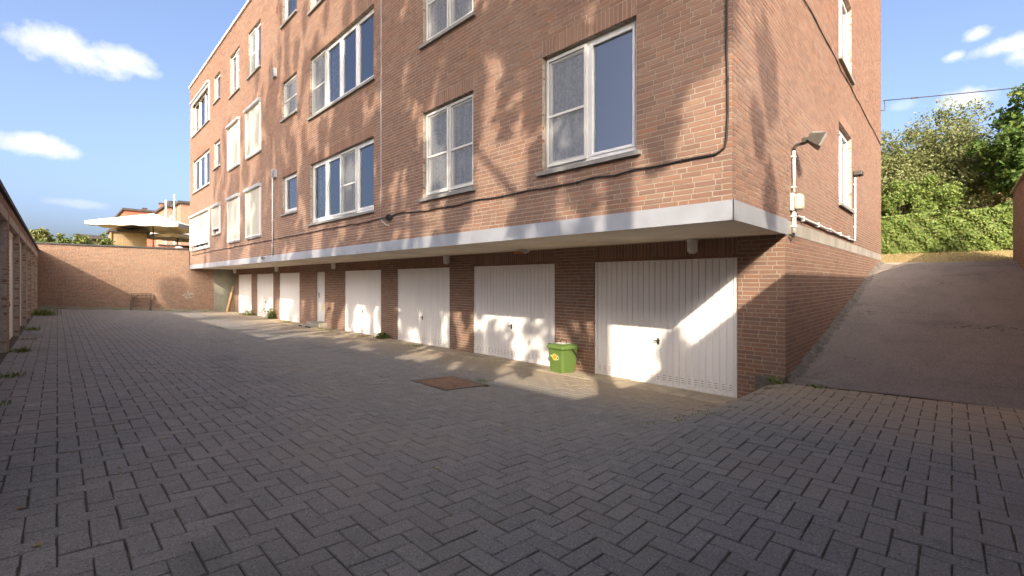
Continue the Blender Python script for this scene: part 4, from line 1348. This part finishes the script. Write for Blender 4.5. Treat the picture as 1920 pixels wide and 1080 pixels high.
# head: ribbed wedge pointing out over the ramp and slightly down
hd = MB()
c = np.array((7.13, Y0 - .27, 3.60)); ax = np.array((.25, -.82, -.42)); ax /= np.linalg.norm(ax)
rt = np.cross(ax, (0, 0, 1)); rt /= np.linalg.norm(rt); up = np.cross(rt, ax)
bk = [c - ax * .09 + rt * a * .055 + up * b * .045 for a, b in ((-1, -1), (1, -1), (1, 1), (-1, 1))]
md = [c - ax * .0 + rt * a * .085 + up * b * .07 for a, b in ((-1, -1), (1, -1), (1, 1), (-1, 1))]
fr_ = [c + ax * .07 + rt * a * .11 + up * b * .09 for a, b in ((-1, -1), (1, -1), (1, 1), (-1, 1))]
fr2 = [p + ax * .03 for p in fr_]
n0 = 0
rings = [bk, md, fr_, fr2]
for rg in rings: hd.v += [tuple(p) for p in rg]
for i in range(3):
    for j in range(4): hd.f.append((i * 4 + j, i * 4 + (j + 1) % 4, (i + 1) * 4 + (j + 1) % 4, (i + 1) * 4 + j))
hd.f += [(3, 2, 1, 0), (12, 13, 14, 15)]
fh = mk('lamp_head', hd, M['floodmetal'], T)
fn = MB()
for k in range(-2, 3):
    b0 = c + rt * k * .03
    fn.poly([b0 - ax * .09 + up * .045 - rt * .003, b0 + ax * .06 + up * .085 - rt * .003, b0 + ax * .05 + up * .11 - rt * .003, b0 - ax * .08 + up * .075 - rt * .003], rt * .006)
mk('cooling_fin', fn, M['floodmetal'], fh)
g = MB(); g.quad(*[c + ax * .1015 + rt * a * .095 + up * b * .075 for a, b in ((-1, -1), (1, -1), (1, 1), (-1, 1))]); mk('glass_front', g, M['glass'], fh)
mk('swivel', MB().tube([(7.04, Y0 - .16, 3.60), (7.16, Y0 - .16, 3.60)], .032, 12), M['floodmetal'], T)
mk('yoke', MB().tube([(7.1, Y0 - .16, 3.57), tuple(c - ax * .08)], .02, 8), M['floodmetal'], T)
T = tag(empty('bulkhead_lamp', (7.12, Y0, 2.7)), 'yellowed rounded bulkhead lamp on a white base below the floodlight', 'lamp')
mk('base', MB().box(7.0, 7.22, Y0 - .045, Y0 - .001, 2.66, 2.90), M['pvc'], T, bevel=.012)
mk('diffuser', MB().box(7.02, 7.20, Y0 - .14, Y0 - .046, 2.67, 2.89), M['beige'], T, bevel=.04)
T = tag(empty('conduit', (7.1, Y0, 2.3)), 'white conduit from the fascia end along the band to the rear window', 'conduit')
mk('stub', MB().tube([(7.1, Y0 - .03, 2.36), (7.1, Y0 - .03, 2.655)], .028, 10), M['pvc'], T, smooth=True)
mk('run', MB().tube([(7.13, Y0 - .03, 2.63), (7.3, Y0 - .03, 2.615), (9.2, Y0 - .035, 2.60), (9.6, Y0 - .05, 2.605), (10.1, Y0 - .03, 2.60), (12.4, Y0 - .03, 2.595), (12.5, Y0 - .03, 2.60), (12.52, Y0 - .03, 2.70), (12.52, Y0 - .03, 4.02)], .019, 8), M['pvc'], T, smooth=True)
for xx in (7.6, 8.6, 9.6, 10.6, 11.6): mk('clip', MB().box(xx, xx + .02, Y0 - .056, Y0 - .001, 2.57, 2.64), M['pvc'], T)
for z in (2.44, 2.58): mk('clip', MB().box(7.06, 7.14, Y0 - .062, Y0 - .001, z, z + .022), M['pvc'], T)
for z in (2.9, 3.3, 3.85): mk('clip', MB().box(12.49, 12.55, Y0 - .055, Y0 - .001, z, z + .02), M['pvc'], T)
mk('tail', MB().tube([(7.1, Y0 - .03, 2.36), (7.07, Y0 - .04, 2.31), (7.0, Y0 - .05, 2.30), (6.9, Y0 - .03, 2.325)], .012, 6), M['black'], T, smooth=True)
T = tag(empty('motion_sensor', (12.54, Y0, 4.1)), 'small grey sensor box on top of the far conduit', 'sensor')
mk('housing', MB().box(12.44, 12.72, Y0 - .16, Y0 - .002, 4.06, 4.15), M['floodmetal'], T, bevel=.01)
mk('eye', MB().lathe((12.6, Y0 - .1, 4.035), [(.02, 0), (.035, .012), (.035, .026)], 10), M['black'], T)
T = tag(empty('cable', (11, Y0, 5.9)), 'thin dark cable stapled straight across the side wall', 'cable')
pts = [(x, Y0 - .013, 5.90 + R.gauss(0, .012)) for x in np.arange(XF + .05, 17.9, .5)]
mk('lead', MB().tube(pts, .009, 5), M['black'], T, smooth=True)
T = tag(empty('overhead_wire', (18, Y0, 7.2)), 'overhead wire running from the rear corner of the block across the sky', 'wire')
a, b = np.array((17.98, Y0 - .06, 7.30)), np.array((25.5, -10.5, 8.0))
pts = [a + (b - a) * t - np.array((0, 0, .5 * t * (1 - t))) for t in np.linspace(0, 1, 26)]
mk('wire', MB().tube(pts, .014, 6), M['black'], T, smooth=True)
mk('wall_hook', MB().tube([(17.94, Y0 - .0, 7.0), (17.98, Y0 - .09, 6.98), (18.0, Y0 - .10, 7.1), (17.98, Y0 - .08, 7.27), (17.94, Y0 - .06, 7.3)], .013, 6), M['darkmetal'], T, smooth=True)
for t_ in (3, 5): mk('clamp', MB().tube([pts[1] * (1 - t_ / 10) + pts[2] * t_ / 10, pts[1] * (1 - t_ / 10 - .15) + pts[2] * (t_ / 10 + .15)], .024, 6), M['darkmetal'], T)

# ------------------------------------------------------------------ things on the ground
# green bin
BX, BY = 6.50, 5.09
bz = .035
B = tag(empty('waste_bin', (BX, BY, bz), radians(-8)), 'small green plastic waste bin with sunflower sticker against the brick pier', 'bin')


def rrect(hx, hy, r, z, n=4):
    out = []
    for cx, cy, a0 in ((hx - r, hy - r, 0), (-hx + r, hy - r, 90), (-hx + r, -hy + r, 180), (hx - r, -hy + r, 270)):
        for k in range(n + 1):
            a = radians(a0 + 90 * k / n); out.append((cx + r * cos(a), cy + r * sin(a), z))
    return out


def loft(rings):
    mb = MB(); m = len(rings[0])
    for rg in rings: mb.v += rg
    for i in range(len(rings) - 1):
        for j in range(m): mb.f.append((i * m + j, i * m + (j + 1) % m, (i + 1) * m + (j + 1) % m, (i + 1) * m + j))
    mb.f.append(tuple(reversed(range(m)))); e = (len(rings) - 1) * m; mb.f.append(tuple(e + j for j in range(m)))
    return mb


# local x = depth (sticker on -x), local y = width
mk('body', loft([rrect(.165, .165, .04, 0), rrect(.17, .17, .045, .02), rrect(.198, .20, .045, .42), rrect(.20, .202, .045, .43)]), M['bin'], B, smooth=False, world=False, bevel=.004)
mk('shadow_gap', loft([rrect(.19, .192, .04, .431), rrect(.19, .192, .04, .445)]), M['black'], B, world=False)
lid = mk('lid', loft([rrect(.218, .222, .05, .438), rrect(.222, .226, .05, .45), rrect(.222, .226, .05, .475), rrect(.205, .208, .05, .505), rrect(.13, .13, .05, .525), rrect(.09, .09, .05, .527)]), M['bin'], B, world=False, bevel=.003)
mk('lid_inset', loft([rrect(.10, .12, .03, .5275), rrect(.095, .115, .03, .531)]), M['white'], lid, world=False)
mk('grip', MB().tube([(.02, -.075, .525), (.02, -.075, .572), (.02, -.055, .585), (.02, .055, .585), (.02, .075, .572), (.02, .075, .525)], .011, 7), M['darkmetal'], lid, world=False, smooth=True)
mk('handle', MB().tube([(.0, -.235, .44), (.03, -.243, .42), (.10, -.25, .33), (.15, -.25, .24), (.155, -.24, .22)], .010, 7), M['black'], B, world=False, smooth=True)
mk('handle', MB().tube([(.0, .235, .44), (.03, .243, .42), (.10, .25, .33), (.15, .25, .24), (.155, .24, .22)], .010, 7), M['black'], B, world=False, smooth=True)
mk('hinge', MB().tube([(.19, -.16, .50), (.19, .16, .50)], .016, 8), M['bin'], B, world=False)
mk('latch', MB().box(-.10, -.02, .2262, .24, .42, .50).box(-.16, -.12, .19, .226, .44, .515), M['darkmetal'], B, world=False)


def on_front(u, v, lift):     # point on the slightly tapered front face
    return (-(.17 + .028 * (v - .02) / .40) - lift, u, v)


st = MB(); cz, cu = .29, .01
for k in range(18):
    a = 2 * pi * k / 18; r0, r1 = .03, .072 if k % 2 else .064
    pts = [on_front(cu + r * cos(a + da), cz + r * sin(a + da), .0035) for r, da in ((r0, -.2), (r1 * .8, -.17), (r1, 0), (r1 * .8, .17), (r0, .2))]
    st.poly(pts, (-.0006, 0, 0))
flower = mk('sunflower_sticker', st, M['yellow'], B, world=False)
st = MB().poly([on_front(cu + .036 * cos(2 * pi * k / 18), cz + .036 * sin(2 * pi * k / 18), .0043) for k in range(18)], (-.0006, 0, 0)); mk('flower_disc', st, M['orange'], flower, world=False)
st = MB()
st.poly([on_front(cu + .05, cz - .015, .0025), on_front(cu + .11, cz + .012, .0025), on_front(cu + .115, cz + .03, .0025), on_front(cu + .05, cz + .02, .0025)], (-.0006, 0, 0))
for k in range(10):
    a0, a1 = -1.9 + k * .38, -1.9 + (k + 1) * .38
    st.poly([on_front(cu - .068 - r * cos(a), cz - .005 + r * 1.2 * sin(a), .0025) for r, a in ((.022, a0), (.036, a0), (.036, a1), (.022, a1))], (-.0006, 0, 0))
mk('can_sticker', st, M['white'], flower, world=False)

# planks leaning in the far corner
gpl = 'loose planks leaning in the far corner'
for k, (x0, x1_, yy, ln) in enumerate(((6.33, 6.66, 27.60, 1.42), (6.43, 6.70, 27.66, 1.30), (6.54, 6.74, 27.72, 1.12))):
    o = mk('plank', MB().box(-.042, .042, -.010, .010, 0, ln), M['plank'])
    dx = x1_ - x0; tl = math.asin(min(.95, dx / ln))
    o.location = (x0, yy, .05); o.rotation_euler = (radians(-8 + 3 * k), tl, radians(15 * k - 10))
    tag(o, ['longest bare plank leaning in the far corner by the plaster panel', 'middle bare plank leaning in the far corner', 'shortest bare plank leaning in the far corner'][k], 'plank', gpl)

# rusty rack in front of the back wall
RZ = float(gz(2.8, 27.8))
T = tag(empty('metal_rack', (2.82, 27.75, RZ)), 'rusty dark metal bicycle rack against the garden wall', 'rack')
for s_ in (-1, 1):
    xx = 2.82 + s_ * .36
    mk('leg', MB().tube([(xx - .02 + s_ * .0, 27.55, RZ - .02), (xx + .03, 27.86, RZ + .80)], .024, 7), M['darkmetal'], T)
    mk('leg', MB().tube([(xx - .02, 27.9, RZ - .02), (xx + .03, 27.86, RZ + .80)], .02, 7), M['darkmetal'], T)
    mk('foot', MB().box(xx - .05, xx + .02, 27.45, 27.93, RZ - .02, RZ + .02), M['darkmetal'], T)
for z in (.58, .80): mk('rail', MB().tube([(2.46, 27.86 - .1 * (.8 - z), RZ + z), (3.22, 27.86 - .1 * (.8 - z), RZ + z)], .018, 7), M['darkmetal'], T)
for k in range(9):
    xx = 2.52 + k * .08
    mk('bar', MB().tube([(xx, 27.84, RZ + .58), (xx + .06 * (-1) ** k, 27.86, RZ + .80)], .008, 5), M['darkmetal'], T)
mk('rail', MB().tube([(2.46, 27.65, RZ + .25), (3.18, 27.65, RZ + .25)], .014, 7), M['darkmetal'], T)

# dark gully openings beside the doorstep
T = tag(empty('drain_gully', (6.44, 17.0, 0)), 'dark slotted drain openings in front of the white entrance door', 'drain')
mk('kerb_block', MB().box(6.30, 6.50, 16.1, 17.6, -.05, .10), M['concrete'], T, bevel=.008)
for a_, b_ in ((16.2, 16.7), (17.0, 17.35)): mk('opening', MB().box(6.294, 6.3, a_, b_, .015, .082), M['dark'], T)
T = tag(empty('garden_tap', (XW, 15.75, .7)), 'small brass garden tap on the wall beside the entrance door', 'tap')
mk('spout', MB().tube([(XW, 15.72, .72), (XW - .07, 15.72, .72), (XW - .10, 15.72, .68), (XW - .10, 15.72, .64)], .013, 7), M['darkmetal'], T)
mk('knob', MB().tube([(XW - .06, 15.72, .73), (XW - .06, 15.72, .77)], .022, 7), M['darkmetal'], T)

# weeds along the edges
gw_ = 'weeds along the edges of the yard'


def weed(label, x, y, z, n, h, spread, mat, seed, w_=.012, leafy=0):
    r = np.random.default_rng(seed)
    T = tag(empty('weed', (x, y, z)), label, 'weed', gw_)
    f = lambda k: np.stack([x + r.normal(0, spread, k), y + r.normal(0, spread, k), np.full(k, z - .005)], 1)
    V, F, Tt = blades(n, f, h, w_, .9, r)
    mk('blades', blade_mesh('blades', V, F, Tt), mat, T, kind='stuff')
    if leafy:
        C = np.stack([x + r.normal(0, spread * 1.2, leafy), y + r.normal(0, spread * 1.2, leafy), z + r.uniform(.1, 1, leafy) * h * 1.1], 1)
        V, F = leaf_quads(C, .045, r); mk('leaves', mesh_np('leaves', V, F), mat, T)


ws = []
gLs = ['short bright weed tuft at the foot of a garage pier', 'sparse low weeds at a garage threshold', 'middling weed clump between two garage doors', 'tall bushy weed clump in the corner of garages and back wall', 'small weed beside the garage row paving edge', 'weed tuft at the near end of the garage row']
for k, (x, y, n, h, s_) in enumerate(((-.42, 11.0, 90, .10, .06), (-.44, 13.2, 50, .05, .07), (-.42, 15.6, 110, .11, .08), (-.38, 22.2, 420, .30, .15), (-.44, 8.2, 70, .07, .07), (-.47, 6.4, 80, .08, .07))):
    weed(gLs[k], x, y, float(gz(x, y)), n, h, s_, M['weed'], 200 + k)
weed('bright green weed tuft at the foot of a brick pier between garage doors', 6.60, 11.75, .05, 240, .15, .08, M['weed'], 230, .02, 60)
weed('leafy weed in front of the second farthest garage door', 6.62, 21.4, .03, 160, .42, .10, M['weed'], 231, .014, 260)
weed('low weed spreading along the far garage threshold', 6.58, 24.4, .03, 200, .22, .16, M['weed'], 232, .012, 120)
weed('small green weed at the corner where the ramp starts', 6.70, 1.66, .32, 60, .08, .04, M['weed'], 233, .012, 12)
weed('tiny weed on the ramp edge next to the corner weed', 6.78, 1.22, .35, 60, .06, .05, M['weed'], 234, .012)
for k, (x, y) in enumerate(((4.95, 2.22), (4.6, 2.0), (4.72, 1.75), (5.1, 2.05), (4.35, 2.3))):
    weed('sparse yellow weed sprouting from joints by the paving fold', x, y, float(gz(x, y)), 18, .045, .05, M['weed'], 240 + k, .009)
for k, (x, y) in enumerate(((6.36, 15.7), (6.40, 18.3), (6.42, 18.9), (6.5, 20.0), (6.40, 14.9), (6.35, 12.6), (6.32, 9.7))):
    weed(['dry grass tuft beside the doorstep of the entrance door', 'yellow grass on the gutter by the fifth garage door', 'low green grass on the gutter past the entrance door', 'straw tuft on the gutter before the fifth garage door', 'green grass tuft at the end of the fourth garage door', 'straw tuft on the gutter before the fourth garage door', 'green grass tuft on the gutter before the third garage door'][k], x, y, .04, 90, .08, .12, M['straw'] if k % 2 else M['weed'], 250 + k)
for k, (x, y) in enumerate(((.1, 27.8), (1.0, 27.82), (1.9, 27.82), (3.9, 27.8), (4.6, 27.8), (5.4, 27.75), (4.56, 5.15))):
    weed(['weeds at the garden wall foot next to the tall corner clump', 'thin weeds at the garden wall foot left of the rack', 'weeds at the garden wall foot beside the rack leg', 'weeds at the garden wall foot right of the rack', 'weeds at the garden wall foot below the flaking patch', 'weeds at the garden wall foot near the plaster panel'][k] if k < 6 else 'small grass tuft beside the manhole cover', x, y, float(gz(x, y)), 90 if k < 6 else 40, .09 if k < 6 else .05, .14 if k < 6 else .05, M['weed'], 260 + k)
# pebbles, dead leaves and crumbs lying about: nobody could count them
r_ = np.random.default_rng(77); n = 620
x = np.concatenate([r_.uniform(-.5, 6.2, 260), r_.uniform(6.85, 12, 260), r_.uniform(-.5, .2, 100)])
yv = np.concatenate([r_.uniform(1, 27, 260), 1.5 - np.abs(r_.normal(0, .22, 260)), r_.uniform(6, 20, 100)])
z = np.where(x > 6.8, rz(x, yv) + .012, gz(x, yv) + .006)
C = np.stack([x, yv, z], 1)
a = r_.uniform(0, 2 * pi, n); s_ = r_.uniform(.006, .02, n)
V = np.stack([C + np.stack([np.cos(a) * s_ * 1.5, np.sin(a) * s_ * 1.5, .004 * np.ones(n)], 1), C + np.stack([-np.sin(a) * s_, np.cos(a) * s_, 0 * a], 1),
              C - np.stack([np.cos(a) * s_ * 1.5, np.sin(a) * s_ * 1.5, -.006 * np.ones(n)], 1), C + np.stack([np.sin(a) * s_, -np.cos(a) * s_, 0 * a], 1)], 1).reshape(-1, 3)
mk('leaf_litter', mesh_np('leaf_litter', V, np.arange(n * 4).reshape(n, 4)), M['straw'], kind='stuff', label='dry leaf litter and crumbs scattered over paving and ramp')
